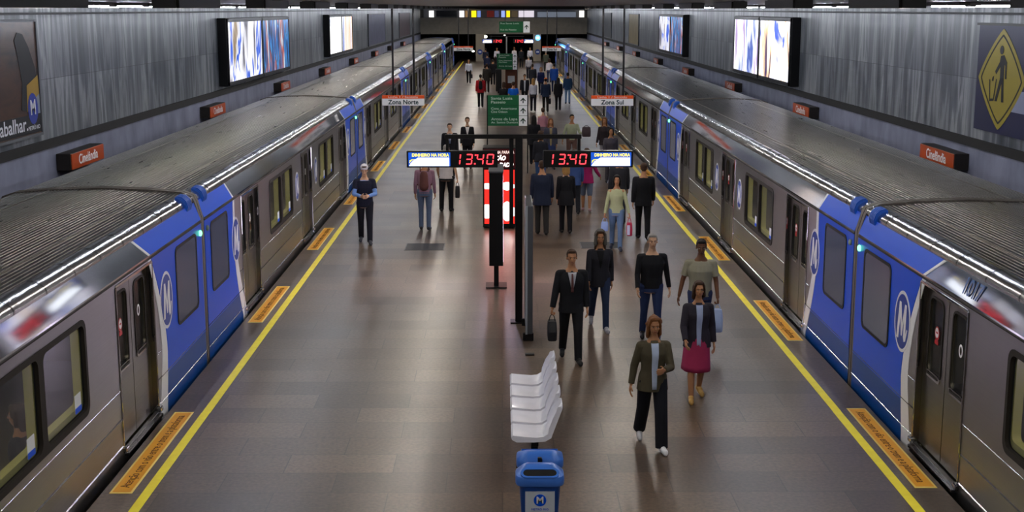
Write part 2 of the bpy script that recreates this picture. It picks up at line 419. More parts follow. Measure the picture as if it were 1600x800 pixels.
    # windows
    for c0 in wins:
        wr = sheet('window', rrect(c0-WW-0.02, 0.90, c0+WW+0.02, 1.96, 0.13), [rrect(c0-WW+0.04, 0.965, c0-0.07, 1.90, 0.10)[::-1], rrect(c0+0.07, 0.965, c0+WW-0.04, 1.90, 0.10)[::-1]], 0.055, -0.045, M_rub)
        for a, b in ((c0-WW+0.03, c0-0.06), (c0+0.06, c0+WW-0.03)):
            sheet('pane', rrect(a, 0.955, b, 1.91, 0.10), [], 0.006, -0.03, M_glass, wr)
            sheet('liner', rrect(a-0.02, 0.94, b+0.02, 1.925, 0.1), [rrect(a+0.03, 1.03, b-0.03, 1.88, 0.07)[::-1]], 0.09, -0.14, M_liner, wr)
            q = b - 0.35 if s == -1 else a + 0.13
            sheet('notice', rrect(q, 1.0, q+0.2, 1.2, 0.01), [], 0.002, -0.024, mat('white_notice', '#d5dae0', 0.5), wr)
            sheet('notice_foot', rrect(q, 1.0, q+0.2, 1.06, 0.01), [], 0.003, -0.022, M_blue, wr)
    # doors
    for d in doors:
        for sg in (-1, 1):
            a, b = (d-0.785, d-0.01) if sg < 0 else (d+0.01, d+0.785)
            me = holes_mesh([(a, 0.07), (b, 0.07), (b, 2.02), (a, 2.02)], [rrect((a+b)/2-0.23, 0.98, (a+b)/2+0.23, 1.90, 0.10)[::-1]], 0.04)
            me.transform(MX @ Matrix.Translation((0, 0, -0.11))); lf = link('door_leaf', me, M_door, r)
            m0 = (a+b)/2
            sheet('door_window', rrect(m0-0.235, 0.975, m0+0.235, 1.905, 0.10), [], 0.008, -0.095, M_glass, lf)
            sheet('window_seal', rrect(m0-0.25, 0.96, m0+0.25, 1.92, 0.11), [rrect(m0-0.222, 0.99, m0+0.222, 1.892, 0.09)[::-1]], 0.012, -0.072, M_rub, lf)
            sheet('chrome_sill', rrect(m0-0.24, 0.95, m0+0.24, 1.02, 0.03), [rrect(m0-0.20, 0.975, m0+0.20, 1.03, 0.02)[::-1]], 0.012, -0.066, M_chrome, lf)
            if (sg > 0) == (s > 0):
                sheet('no_entry_sticker', ellpts(m0, 1.50, 0.075, 0.085, 20), [], 0.002, -0.085, mat('sticker_red', '#b5222a', 0.4), lf)
                sheet('no_entry_disc', ellpts(m0, 1.51, 0.055, 0.06, 20), [ellpts(m0, 1.51, 0.04, 0.014, 12)[::-1]], 0.002, -0.082, M_txtw, lf)
                sheet('sticker_tail', rrect(m0-0.06, 1.37, m0+0.06, 1.42, 0.01), [], 0.002, -0.083, mat('sticker_red', '#b5222a', 0.4), lf)
            else:
                sheet('round_sticker', ellpts(m0, 1.50, 0.06, 0.075, 20), [ellpts(m0, 1.50, 0.035, 0.05, 20)[::-1]], 0.002, -0.085, M_txtw, lf)
        bm = bmesh.new(); a, b = sorted((X(-0.06), X(0.10)))
        box(bm, (a, d-0.78, 0.0), (b, d+0.78, 0.035))
        for q in range(6):
            t0 = -0.055+q*0.018; a, b = sorted((X(t0), X(t0+0.008))); box(bm, (a, d-0.77, 0.035), (b, d+0.77, 0.041))
        link('threshold', bm, M_chrome, r)
        bm = bmesh.new()
        for sg in (-1, 1):
            q = d + sg*0.80
            a, b = sorted((X(-0.012), X(0.12))); box(bm, (a, q-0.018, 0.04), (b, q+0.018, 2.04), 0.008)
        a, b = sorted((X(-0.01), X(0.12))); box(bm, (a, d-0.8, 2.02), (b, d+0.8, 2.06), 0.008)
        link('door_frame', bm, M_polish, r)
        for sg in (-1, 1):
            bm = bmesh.new(); box(bm, (min(X(-0.05), X(0.02)), d+sg*0.8-0.05, 0.06), (max(X(-0.05), X(0.02)), d+sg*0.8+0.05, 0.12), 0.012)
            link('door_foot', bm, M_chrome, r)
    # painted ends.  boundary of the blue: v as a function of z
    def sw(z, kind):
        t = max(0, min(1, z/2.1))
        if kind == 0: return 2.75 - 0.55*t - 0.25*math.sin(PI*t)            # near end of the car
        return 18.55 + 0.15*math.sin(PI*t) - 0.85*max(0, t-0.35)**1.3          # far end of the car
    zs = [-0.12 + 2.22*k/16 for k in range(17)]
    for kind in (0, 1):
        e0 = v0 if kind == 0 else v1; sg = 1 if kind == 0 else -1
        up = [z for z in zs if z >= 0.42]; lo = [z for z in zs if z <= 0.5]
        hol = [rrect(0.5, 0.92, 1.72, 1.98, 0.10)[::-1]] if kind == 0 else [rrect(21-1.72, 0.92, 21-0.5, 1.98, 0.10)[::-1]]
        pl = [(e0, up[0])] + [(sw(z, kind), z) for z in up] + [(e0, up[-1])]
        sheet('blue_end_panel', pl, [], 0.006, 0.0, M_blue)
        pl = [(e0, lo[0])] + [(sw(z, kind), z) for z in lo] + [(e0, lo[-1])]
        sheet('dark_blue_skirt', pl, [], 0.004, 0.0, M_blued)
        wd = 0.30
        pl = [(sw(z, kind)+sg*0.02, z) for z in zs] + [(sw(z, kind)+sg*(0.06+wd*(1-0.75*max(0, z)/2.1)), z) for z in zs[::-1]]
        sheet('white_stripe', pl, [], 0.006, 0.0, M_white)
        # header continuation, lies on the tilted band
        bm = bmesh.new(); t1 = sw(2.1, kind); t2 = t1 + (-0.18 if kind == 0 else -0.42)
        N = Vector((-s*0.94, 0, 0.34))*0.004
        def strip(a1, a2, b1, b2):
            q = [Vector((X(-0.001), a1, 2.13)), Vector((X(-0.001), b1, 2.13)), Vector((X(0.093), b2, 2.383)), Vector((X(0.093), a2, 2.383))]
            f0 = [bm.verts.new(p) for p in q]; f1 = [bm.verts.new(p+N) for p in q]
            bm.faces.new(f0[::-1]); bm.faces.new(f1)
            for i in range(4): bm.faces.new((f0[i], f0[(i+1) % 4], f1[(i+1) % 4], f1[i]))
        strip(e0, e0, t1, t2); link('blue_header', bm, M_blue, r)
        bm = bmesh.new(); strip(t1+sg*0.01, t2+sg*0.01, t1+sg*0.09, t2+sg*0.09); link('white_header_stripe', bm, M_white, r)
        c0 = 1.1 if kind == 0 else 19.9
        wr = sheet('end_window', rrect(c0-0.63, 0.90, c0+0.63, 2.0, 0.11), [rrect(c0-0.59, 0.94, c0+0.59, 1.96, 0.09)[::-1]], 0.012, 0.004, M_rub)
        sheet('pane', rrect(c0-0.6, 0.93, c0+0.6, 1.97, 0.09), [], 0.004, 0.006, M_eglass, wr)
        q = 0.50 if kind == 0 else 20.5
        bm = bmesh.new(); a, b = sorted((X(0.02), X(0.34)))
        pr = [(0.06, 2.33), (0.045, 2.40), (0.07, 2.485), (0.13, 2.54), (0.21, 2.555), (0.24, 2.50), (0.14, 2.34)]
        for j in range(5): prism(bm, [(X(u), z) for u, z in pr], q-0.13+j*0.055, q-0.13+j*0.055+0.03, 'Y')
        prism(bm, [(X(u+0.015), z-0.015) for u, z in pr], q-0.14, q+0.13, 'Y')
        link('vent_louver', bm, mat('louver_blue', '#1a56b8', 0.35), r)
        q = 0.24 if kind == 0 else 20.76
        bm = bmesh.new(); ellip(bm, (X(-0.02), q, 1.95), (0.03, 0.035, 0.045)); link('door_signal_lamp', bm, mat('green_lamp', '#6dff9a', 0.4, emit=3.0) if kind == 1 else mat('grey_lamp', '#8a9a90', 0.3), r, smooth='all')
    # emblems
    for c0 in (2.36, 9.05, 11.95, 18.72):
        big = 1.0 if c0 in (2.36, 18.72) else 0.82
        em = sheet('emblem', ellpts(c0, 1.40, 0.315*big, 0.385*big, 36), [], 0.004, 0.006, M_white)
        sheet('emblem_disc', ellpts(c0, 1.40, 0.276*big, 0.343*big, 36), [], 0.003, 0.0095, mat('emblem_blue', '#0f3a9c', 0.3, spec=0.2), em)
        rt = (0, 1, 0) if s == -1 else (0, -1, 0)
        MP = [(-.52,-.5),(-.30,-.5),(-.17,.12),(-.02,-.38),(.08,-.38),(.27,.12),(.25,-.38),(.34,-.5),(.50,-.46),(.68,-.14),(.60,-.12),(.47,-.28),(.50,.5),(.30,.5),(.05,-.06),(-.12,.5),(-.32,.5)]
        k_ = rt[1]
        bm = bmesh.new(); prism(bm, [(c0+k_*(0.35*a-0.01)*big, 1.40+0.47*b*big) for a, b in MP], X(-0.013), X(-0.0145), 'X'); link('emblem_letter', bm, M_txtw, em)
    # gangway hoop at the near end
    hp = [(0.03, -0.5), (0.03, 1.9), (0.03, 2.12), (0.10, 2.37), (0.14, 2.46), (0.30, 2.52), (0.8, 2.56), (1.5, 2.585), (2.2, 2.56), (2.7, 2.52), (2.88, 2.46), (2.96, 2.3), (3.0, 1.9), (3.0, -0.5)]
    def hoop(bm, a, b, off, th):
        inner = [(u + (th if u < 1.0 else -th if u > 2.0 else 0), z - (th if z > 2.0 else 0)) for u, z in hp]
        outer = [(u - (off if u < 1.0 else -off if u > 2.0 else 0), z + (off if z > 2.0 else 0)) for u, z in hp]
        pts = [(X(u), z) for u, z in outer] + [(X(u), z) for u, z in inner[::-1]]
        prism(bm, pts, a, b, 'Y')
    bm = bmesh.new(); hoop(bm, -0.11, -0.015, 0.025, 0.14); hoop(bm, -0.015, 0.015, 0.005, 0.12); hoop(bm, 0.015, 0.11, 0.025, 0.14)
    g = link('gangway_hoop', bm, M_hoop, r, smooth=True)
    return r
carL = make_car(-1); carR = make_car(1)
index_children()
NEAR = ['nearest', 'second', 'third', 'fourth', 'fifth', 'sixth', 'seventh']
FX = {-1: -4.47, 1: 4.96}
for s, G, proto, nm, cnt in ((-1, GL, carL, 'left', 6), (1, GR, carR, 'right', 6)):
    for c in range(cnt):
        o = proto if c == 0 else copy_tree(proto)
        o.location = (FX[s], G - PITCH + c*PITCH, 0)
        tag(o, 'steel metro car with blue ends, %s in the %s train from the camera' % (NEAR[c], nm), 'train car', 'cars of the two trains')
        if c == 0 and s == 1:
            n_ = Vector((-0.9, 0, 0.43)).normalized(); up = Vector((0.34, 0, 0.94)).normalized()
            text_on('1017', 0.27, (0.036, 16.55, 2.262), (0, -1, 0), up, mat('number_blue', '#1d4f8c', 0.4), o, name='fleet_number', bold=0.01, ext=0.001)
        if c == 1 and s == -1:
            up = Vector((-0.34, 0, 0.94)).normalized()
            text_on('1022', 0.27, (-0.036, 16.6, 2.262), (0, 1, 0), up, M_txtw, o, name='fleet_number', bold=0.01, ext=0.001)
        if c == cnt-1:
            bm = bmesh.new(); X = lambda u: s*u
            pr = [(0.05, -0.2), (0.05, 2.1), (0.16, 2.42), (0.5, 2.55), (1.5, 2.6), (2.5, 2.55), (2.86, 2.42), (2.97, 2.1), (2.97, -0.2)]
            rings(bm, [[Vector((X(1.5+(u-1.5)*k), 20.88+dy, 1.1+(z-1.1)*k)) for u, z in pr] for dy, k in ((0, 1.0), (0.3, 0.97), (0.5, 0.85))])
            link('cab_nose', bm, M_blue, o, smooth=True)

# ------------------------------------------------------------ fluorescent tubes
M_tube = mat('fluorescent_tube', '#eef4ff', 0.4, emit=TUBE_E)
WALL_E = 4.0
M_tube3 = mat('fluorescent_tube_dim', '#f2f6ff', 0.4, emit=WALL_E)
M_tube2 = mat('fluorescent_tube_warm', '#fff6ea', 0.4, emit=PLAT_E)
def make_tube(L, m, trough=False):
    r = thing('ceiling_light', 'x', 'ceiling light')
    link('housing', B(((-0.07, -L/2-0.04, 0.0), (0.07, L/2+0.04, 0.045)), bev=0.01), mat('light_housing', '#3a3734', 0.5), r)
    if trough:  # skirts added to hide the tube at grazing angles and keep the ceiling dark
        a = L/2+0.04
        link('cutoff_skirt', B(((-0.09, -a, -0.035), (-0.07, a, 0.04)), ((0.07, -a, -0.035), (0.09, a, 0.04)), ((-0.07, -a-0.02, -0.035), (0.07, -a, 0.04)), ((-0.07, a, -0.035), (0.07, a+0.02, 0.04))), mat('light_housing', '#3a3734', 0.5), r)
    bm = bmesh.new(); rod(bm, (0, -L/2, -0.009), (0, L/2, -0.009), 0.009, n=8); link('tube', bm, m, r)
    return r
tA = make_tube(1.2, M_tube); tB = make_tube(1.2, M_tube3); tC = make_tube(1.2, M_tube2, True); index_children()
fa = fb = fc = True
for s, x, nm in ((-1, -5.05, 'left'), (1, 5.55, 'right')):
    y = 2.0; rnd = random.Random(5+s)
    while y < 130:
        if rnd.random() > 0.10 or y > 90:
            o = tA if fa else copy_tree(tA); fa = False
            o.location = (x, y, CZ-0.045); tag(o, 'bare fluorescent tube in the ceiling row above the %s train' % nm, 'ceiling light', 'fluorescent tubes above the %s train' % nm)
        y += 1.62
for x, nm in ((-7.7, 'left'), (8.1, 'right')):
    y = 6.0
    while y < 130:
        o = tB if fb else copy_tree(tB); fb = False
        o.location = (x, y, CZ-0.045); tag(o, 'fluorescent tube in the ceiling row close to the %s wall' % nm, 'ceiling light', 'fluorescent tubes close to the %s wall' % nm)
        y += 2.9

for x, nm in ((-2.2, 'left'), (2.7, 'right')):
    y = 3.0
    while y < 130:
        o = tC if fc else copy_tree(tC); fc = False; o.location = (x, y, CZ-0.045)
        tag(o, 'fluorescent tube in the ceiling row over the %s half of the platform' % nm, 'ceiling light', 'fluorescent tubes over the %s half of the platform' % nm)
        y += 2.4 if y > 24 else 3.2

# dark ventilation duct under the slab
bm = bmesh.new(); prism(bm, [(-2.6, CZ), (-1.2, 5.22), (-0.6, 5.185), (2.4, 5.185), (3.2, 5.22), (5.0, CZ)], 42, 84, 'Y')
tag(link('ventilation_duct', bm, mat('duct_dark', '#161412', 0.7)), 'dark shallow ventilation duct under the middle of the ceiling', 'duct')

# ------------------------------------------------------------ wall things
def face(s): return (0, 1, 0) if s == -1 else (0, -1, 0)
M_sign = mat('orange_sign', '#b4491c', 0.4); M_sbox = mat('sign_case', '#2a2624', 0.5)
def make_station_sign(s):
    r = thing('station_sign', 'x', 'sign'); k = -s
    a, b = sorted((k*0.0, k*0.27))
    link('case', B(((a, -1.0, 0), (b, 1.0, 0.31)), bev=0.012), M_sbox, r)
    a, b = sorted((k*0.262, k*0.285))
    link('sign_face', B(((a, -0.98, 0.01), (b, 0.98, 0.30)), bev=0.005), M_sign, r)
    text_on('Cinelândia', 0.26, (k*0.287, 0, 0.155), face(s), (0, 0, 1), M_txtw, r, width=1.15, bold=0.015, ext=0.001)
    return r
for s, x, nm, ys in ((-1, XL, 'left', [25.1, 36.8, 48.5, 60.3, 72.2, 84.2, 96.2, 108.2]), (1, XR, 'right', [25.0, 36.6, 48.2, 60.0, 71.6, 83.4, 95.2, 107.0])):
    p = make_station_sign(s); index_children()
    for i, y in enumerate(ys):
        o = p if i == 0 else copy_tree(p); o.location = (x, y, 2.27)
        tag(o, 'orange box sign reading Cinelândia on the %s wall, %s' % (nm, ORD[i]), 'sign', 'orange station name signs')
def lightbox(s, y0, y1, z0, z1, arts, label, name='light_box', depth=0.28, hinge=True):
    x = XL if s == -1 else XR; k = -s
    r = thing(name, label, 'light box', (x, y0, z0))
    W = y1-y0; Hh = z1-z0; n = len(arts); me = []
    a, b = sorted((0.0, k*depth))
    bm = bmesh.new(); box(bm, (a, 0, 0), (b-0.02 if k > 0 else b, W, Hh)) if k > 0 else box(bm, (a+0.02, 0, 0), (b, W, Hh))
    bmesh.ops.bevel(bm, geom=bm.edges[:], offset=0.012, segments=1, affect='EDGES'); link('case', bm, M_black, r)
    pw = W/n
    for i, m in enumerate(arts):
        a0, a1 = i*pw+0.12, (i+1)*pw-0.12
        x0, x1 = sorted((k*(depth-0.03), k*depth)); link('lit_panel', B(((x0, a0, 0.12), (x1, a1, Hh-0.12))), m, r)
        x0, x1 = sorted((k*(depth-0.02), k*(depth+0.02)))
        bm = B(((x0, a0-0.11, 0.02), (x1, a1+0.11, 0.12)), ((x0, a0-0.11, Hh-0.12), (x1, a1+0.11, Hh-0.02)), ((x0, a0-0.11, 0.02), (x1, a0, Hh-0.02)), ((x0, a1, 0.02), (x1, a1+0.11, Hh-0.02)))
        link('frame', bm, M_black, r)
    return r
A1 = art_mat('ad_white_blue', [(0.34, '#4b4a58'), (0.42, '#e0dee4'), (0.49, '#ffffff'), (0.515, '#2454c8'), (0.545, '#2c60d0'), (0.565, '#f0f0f6'), (0.66, '#8a7454')], BOARD_E, (1, 0.7, 0.3), 1.3, 0.6)
A2 = art_mat('ad_blue', [(0.34, '#0a1430'), (0.44, '#144a98'), (0.50, '#3a9ad8'), (0.54, '#0e2e60'), (0.60, '#c8603e'), (0.66, '#bfe0f4')], BOARD_E*0.8, (1, 1.8, 0.4), 1.4, 0.8)
A3 = art_mat('ad_white_script', [(0.36, '#30487a'), (0.41, '#ffffff'), (0.7, '#ffffff'), (0.8, '#dfe8ff')], BOARD_E*1.5, (1, 1.2, 0.8), 1.0, 2.0)
A4 = art_mat('ad_stripes', [(0.25, '#20202c'), (0.4, '#2a4db0'), (0.5, '#ffffff'), (0.6, '#e8b070'), (0.72, '#ffffff')], BOARD_E, (1, 1.0, 0.05), 1.0, 0.2)
A5 = art_mat('ad_pale_figures', [(0.36, '#4a60a8'), (0.43, '#c8d0ea'), (0.52, '#ffffff'), (0.62, '#a48cb8')], BOARD_E*1.3, (1, 1.0, 0.35), 1.3, 0.8)
A6 = art_mat('ad_pale_warm', [(0.36, '#3c2c5a'), (0.43, '#ffd8a8'), (0.48, '#ffffff'), (0.6, '#f4f0ff'), (0.66, '#3a5ae0')], BOARD_E*1.4, (1, 0.7, 0.45), 1.2, 0.8)
lightbox(-1, 38.4, 49.6, 2.98, 4.94, [A1, A2], 'lit advertising box with one white-blue and one blue poster, left wall')
lightbox(-1, 61.2, 70.6, 3.02, 4.94, [A3, A4], 'bright white and striped backlit advertising box farther along the left wall')
lightbox(1, 38.2, 47.6, 2.98, 4.96, [A6, A5], 'overexposed white backlit advertising box on the right wall')
lightbox(1, 61.0, 70.4, 3.02, 4.94, [A2, A1], 'blue and white backlit advertising box farther along the right wall')
def poster(s, y0, y1, z0, z1, m, label, depth=0.05, frame=True):
    x = XL if s == -1 else XR; k = -s
    r = thing('wall_poster', label, 'poster', (x, y0, z0)); W = y1-y0; Hh = z1-z0
    a, b = sorted((0.0, k*depth)); link('board', B(((a, 0, 0), (b, W, Hh))), m, r)
    if frame:
        a, b = sorted((0.0, k*(depth+0.02)))
        link('frame', B(((a, -0.05, -0.05), (b, W+0.05, 0)), ((a, -0.05, Hh), (b, W+0.05, Hh+0.05)), ((a, -0.05, 0), (b, 0, Hh)), ((a, W, 0), (b, W+0.05, Hh))), mat('grey_poster_frame', '#6a6c70', 0.5, 0.3), r)
    return r
for s, y0, y1, col, lb in ((-1, 81.5, 93, '#4a4a66', 'dim purple unlit poster on the left wall beyond the light boxes'), (-1, 106, 118, '#4e3c44', 'dim maroon unlit poster at the far end of the left wall'),
                       (1, 83.2, 89.4, '#7a6a44', 'dim ochre unlit poster on the right wall beyond the light boxes'), (1, 104, 111, '#3c3e44', 'dim grey unlit poster at the far end of the right wall')):
    poster(s, y0, y1, 2.98, 4.85, mat('dim_print', col, 0.5, noise=0.5, nscale=1.5), lb)
# brown poster, near left
wood = art_mat('brown_print', [(0.3, '#1a100c'), (0.5, '#4c2e18'), (0.7, '#2c1b12')], 0, (1, 0.6, 2.0), 1.5, 1.0, False)
P = poster(-1, 19.4, 23.3, 3.06, 4.98, wood, 'dark brown poster with a figure and an M emblem, left wall nearest the camera')
bm = bmesh.new(); x0 = 0.052
prism(bm, [(3.0, 0.45), (3.1, 0.9), (2.95, 1.4), (2.85, 1.62), (3.0, 1.75), (3.25, 1.72), (3.5, 1.5), (3.75, 1.15), (3.8, 0.9), (3.3, 0.4)], x0, x0+0.004, 'X'); link('printed_figure', bm, mat('print_black', '#121216', 0.5), P)
bm = bmesh.new(); prism(bm, [(3.25, 0.4), (3.3, 0.85), (3.85, 1.0), (3.88, 0.62)], x0+0.002, x0+0.006, 'X'); link('printed_sleeve', bm, mat('print_yellow', '#a8862c', 0.5), P)
bm = bmesh.new(); prism(bm, [(3.45, 0.3), (3.5, 0.55), (3.88, 0.68), (3.88, 0.3)], x0+0.003, x0+0.007, 'X'); link('printed_cuff', bm, mat('print_grey', '#8a93a0', 0.5), P)
link('caption_band', B(((x0, 0.02, 0.02), (x0+0.008, 3.88, 0.34))), mat('print_black', '#121216', 0.5), P)
text_on('trabalhar.', 0.34, (x0+0.009, 2.42, 0.19), (0, 1, 0), (0, 0, 1), M_txtw, P, bold=0.01, ext=0.001, width=1.6)
bm = bmesh.new(); prism(bm, ellpts(3.52, 0.44, 0.24, 0.27), x0+0.008, x0+0.011, 'X'); em = link('emblem', bm, mat('print_blue', '#24379a', 0.4), P)
text_on('M', 0.36, (x0+0.0125, 3.52, 0.45), (0, 1, 0), (0, 0, 1), M_txtw, em, name='emblem_letter', bold=0.02, ext=0.001)
text_on('METRÔ RIO', 0.1, (x0+0.009, 3.53, 0.11), (0, 1, 0), (0, 0, 1), M_txtw, P, name='emblem_caption', width=0.56, ext=0.001)
# blue poster with the litter diamond, near right
P = poster(1, 19.4, 23.75, 3.08, 4.92, mat('print_navy', '#15173f', 0.4, noise=0.12, nscale=2), 'dark blue poster with a yellow litter diamond, right wall nearest the camera', frame=False)
link('top_rail', B(((-0.1, -0.02, 1.84), (0, 4.35, 1.88))), M_black, P)
def diamond(cy, cz, ry, rz, rr):
    out = []
    for k in range(40):
        t = 2*PI*k/40; c, q = math.cos(t), math.sin(t); e = 1.18
        out.append((cy + ry*math.copysign(abs(c)**(2/e), c), cz + rz*math.copysign(abs(q)**(2/e), q)))
    return out
cy, cz = 3.18, 0.93
bm = bmesh.new(); prism(bm, diamond(cy, cz, 1.06, 0.86, 0), -0.055, -0.052, 'X'); dm = link('yellow_diamond', bm, mat('print_diamond', '#9c8c28', 0.4), P)
me = holes_mesh(diamond(cy, cz, 0.94, 0.765, 0), [diamond(cy, cz, 0.89, 0.725, 0)[::-1]], 0.003); me.transform(side_matrix(1, -0.055)); link('diamond_outline', me, mat('print_black', '#121216', 0.5), dm)
bm = bmesh.new(); K = mat('print_black', '#121216', 0.5)
W_ = lambda p: (cy - p[0]*1.0, cz + p[1])        # picture-right is -Y on this wall
prism(bm, [(cy+0.02-q[0], cz+0.50+q[1]) for q in ellpts(0, 0, 0.085, 0.075, 16)], -0.06, -0.057, 'X')
for poly in ([(-0.05, 0.40), (0.10, 0.42), (0.24, 0.30), (0.26, 0.02), (0.19, 0.02), (0.17, 0.24), (0.13, 0.26), (0.14, 0.0), (-0.03, 0.0), (-0.04, 0.22), (-0.22, 0.08), (-0.27, 0.13), (-0.08, 0.30)],
             [(0.14, 0.02), (-0.03, 0.02), (-0.22, -0.38), (-0.12, -0.38), (0.05, -0.06), (0.09, -0.38), (0.19, -0.38)],
             [(-0.38, 0.02), (-0.31, 0.05), (-0.33, -0.04), (-0.40, -0.04)],
             [(-0.52, -0.02), (-0.46, -0.40), (-0.26, -0.38), (-0.17, 0.0), (-0.21, 0.0), (-0.29, -0.34), (-0.43, -0.35), (-0.48, -0.02)]):
    prism(bm, [W_(p) for p in poly], -0.06, -0.057, 'X')
link('litter_pictogram', bm, K, dm)
bm = bmesh.new(); prism(bm, [(0.1, 0.42), (0.1, 0.78), (2.3, 0.78), (2.55, 0.55), (2.65, 0.42)], -0.0545, -0.051, 'X'); link('pale_text_field', bm, mat('print_pale', '#8d93ab', 0.4), P)
bm = bmesh.new(); prism(bm, rrect(0.1, 0.95, 1.95, 1.3, 0.03), -0.0545, -0.051, 'X'); link('upper_text_field', bm, mat('print_pale', '#8d93ab', 0.4), P)

# ------------------------------------------------------------ shop front boxes above the far beam
for i, (xa, xb, za, zb, col, e, lb) in enumerate((
    (-7.55, -7.05, 4.36, 5.02, '#f4f2ee', 1.5, 'white lit panel at the left end of the upper concourse'),
    (-6.8, -4.7, 4.42, 5.02, '#22252f', 0, 'wide dark shop window on the upper concourse'),
    (-4.4, -3.9, 4.36, 5.02, '#e8e4e6', 1.3, 'white lit panel right of the dark shop window'),
    (-3.8, -3.45, 4.36, 5.02, '#a8845a', 0.5, 'tan shop panel on the upper concourse'),
    (-3.15, -2.65, 4.36, 5.02, '#f2d516', 1.3, 'left yellow lit panel on the upper concourse'),
    (-2.55, -2.2, 4.36, 5.02, '#6f86c8', 0.9, 'light blue panel beside the left yellow panel'),
    (-1.55, -0.8, 4.36, 5.02, '#6a221c', 0.4, 'dark red panel on the upper concourse'),
    (-0.75, -0.3, 4.36, 5.02, '#5a618a', 0.4, 'slate blue panel right of the dark red one'),
    (-0.05, 0.38, 4.36, 5.02, '#8ea0dc', 1.0, 'light blue panel beside the right yellow panel'),
    (0.48, 0.85, 4.36, 5.02, '#f2d516', 1.1, 'right yellow lit panel on the upper concourse'),
    (1.0, 1.65, 4.36, 5.02, '#6e5f48', 0.3, 'brown panel on the upper concourse'),
    (1.75, 3.35, 4.36, 5.02, '#d4ccd6', 0.9, 'pale framed shop display on the upper concourse'),
    (3.7, 7.7, 4.36, 4.9, '#8f98a8', 0.35, 'long pale grey shop front on the upper concourse'),
    (8.05, 8.55, 4.36, 5.02, '#f6f2e8', 1.6, 'white lit panel at the right end of the upper concourse'))):
    m = mat('shop_panel', col, 0.4, emit=e) if e else mat('shop_panel', col, 0.2)
    r = thing('shop_panel', lb, 'shop panel', ((xa+xb)/2, 138.6, za)); hw = (xb-xa)/2
    link('lit_face', B(((-hw, 0, 0), (hw, 0.1, zb-za))), m, r)
    link('frame', B(((-hw-0.04, -0.02, -0.04), (hw+0.04, 0.14, 0.0)), ((-hw-0.04, -0.02, zb-za), (hw+0.04, 0.14, zb-za+0.04)), ((-hw-0.04, -0.02, 0), (-hw, 0.14, zb-za)), ((hw, -0.02, 0), (hw+0.04, 0.14, zb-za))), mat('shop_frame', '#9a9aa0', 0.5), r)
struct('trim_9', B(((XL, YE+0.4, 4.2), (XR, 140, 4.32))), M_conc)

# ------------------------------------------------------------ hanging and standing signs
M_green = mat('sign_green', '#0e5a35', 0.45); M_white_s = mat('sign_white', '#eef0f4', 0.5); M_or = mat('sign_orange', '#e8571c', 0.45); M_ink = mat('dark_green_ink', '#0c3426', 0.5); M_pole = mat('dark_pole', '#17161a', 0.4)
def hang_sign(x, y, z, w_, txt, label, det=True):
    r = thing('hanging_sign', label, 'sign', (x, y, z)); h = 0.31
    link('panel', B(((-w_/2, -0.03, 0), (w_/2, 0.03, h-0.10)), bev=0.004), M_white_s, r)
    link('orange_band', B(((-w_/2, -0.031, h-0.10), (w_/2, 0.031, h)), bev=0.004), M_or, r)
    text_on('Linha 1 / Sentido', 0.085, (0, -0.033, h-0.052), (1, 0, 0), (0, 0, 1), M_txtw, r, name='band_lettering', width=w_*0.7, ext=0.001)
    text_on(txt, 0.19, (0, -0.033, 0.10), (1, 0, 0), (0, 0, 1), mat('sign_ink', '#1c3a44', 0.5), r, width=w_*0.72 if 'Norte' in txt else w_*0.54, bold=0.025, ext=0.001)
    for sx in (-0.3, 0.33):
        bm = bmesh.new(); rod(bm, (sx, 0, h), (sx, 0, CZ-z), 0.032); link('hanger_rod', bm, M_pole, r)
    return r
hang_sign(-2.99, 40, 2.32, 1.28, 'Zona Norte', 'near hanging white and orange sign reading Zona Norte')
hang_sign(3.35, 40, 2.31, 1.28, 'Zona Sul', 'near hanging white and orange sign reading Zona Sul')
hang_sign(-2.55, 88, 2.47, 1.28, 'Zona Norte', 'far small hanging Zona Norte sign beside the end of the left train')
hang_sign(3.3, 88, 2.46, 1.25, 'Zona Sul', 'far small hanging Zona Sul sign beside the end of the right train')
def arrow_pts(cx, cz, sc):
    P_ = [(-0.1, -0.55), (0.1, -0.55), (0.1, 0.15), (0.42, -0.18), (0.55, -0.05), (0, 0.55), (-0.55, -0.05), (-0.42, -0.18), (-0.1, 0.15)]
    return [(cx+a*sc, cz+b*sc) for a, b in P_]
def guide_sign(x, y, w_, z0, z1, rows, arrows, label, posts=True, top=None):
    r = thing('direction_sign', label, 'sign', (x, y, 0)); h = z1-z0; gw = w_*0.79
    link('green_panel', B(((-w_/2, -0.04, z0), (-w_/2+gw, 0.04, z1)), bev=0.004), M_green, r)
    link('arrow_panel', B(((-w_/2+gw, -0.04, z0), (w_/2, 0.04, z1)), bev=0.004), M_white_s, r)
    bm = bmesh.new()
    for i in range(arrows):
        prism(bm, arrow_pts(-w_/2+gw+(w_-gw)/2, z0+h*(i+0.5)/arrows, (w_-gw)*0.62), -0.046, -0.041, 'Y')
    link('arrows', bm, M_ink, r)
    if arrows > 1:
        link('divider', B(*[((-w_/2, -0.044, z0+h*i/arrows-0.006), (w_/2, -0.0405, z0+h*i/arrows+0.006)) for i in range(1, arrows)]), M_ink, r)
    for t, zr, wd, sz in rows:
        text_on(t, sz, (-w_/2+0.1+wd/2, -0.043, z0+h*zr), (1, 0, 0), (0, 0, 1), mat('pale_green_letters', '#b8cfc2', 0.5), r, width=wd, bold=0.01, ext=0.001)
    for sx in (-w_/2-0.02, w_/2+0.02):
        bm = bmesh.new()
        if posts: box(bm, (sx-0.02, -0.03, 0), (sx+0.02, 0.03, z1), 0.005)
        else: rod(bm, (sx*0.6, 0, z1), (sx*0.6, 0, CZ), 0.02)
        link('post' if posts else 'hanger_rod', bm, M_pole, r)
    return r
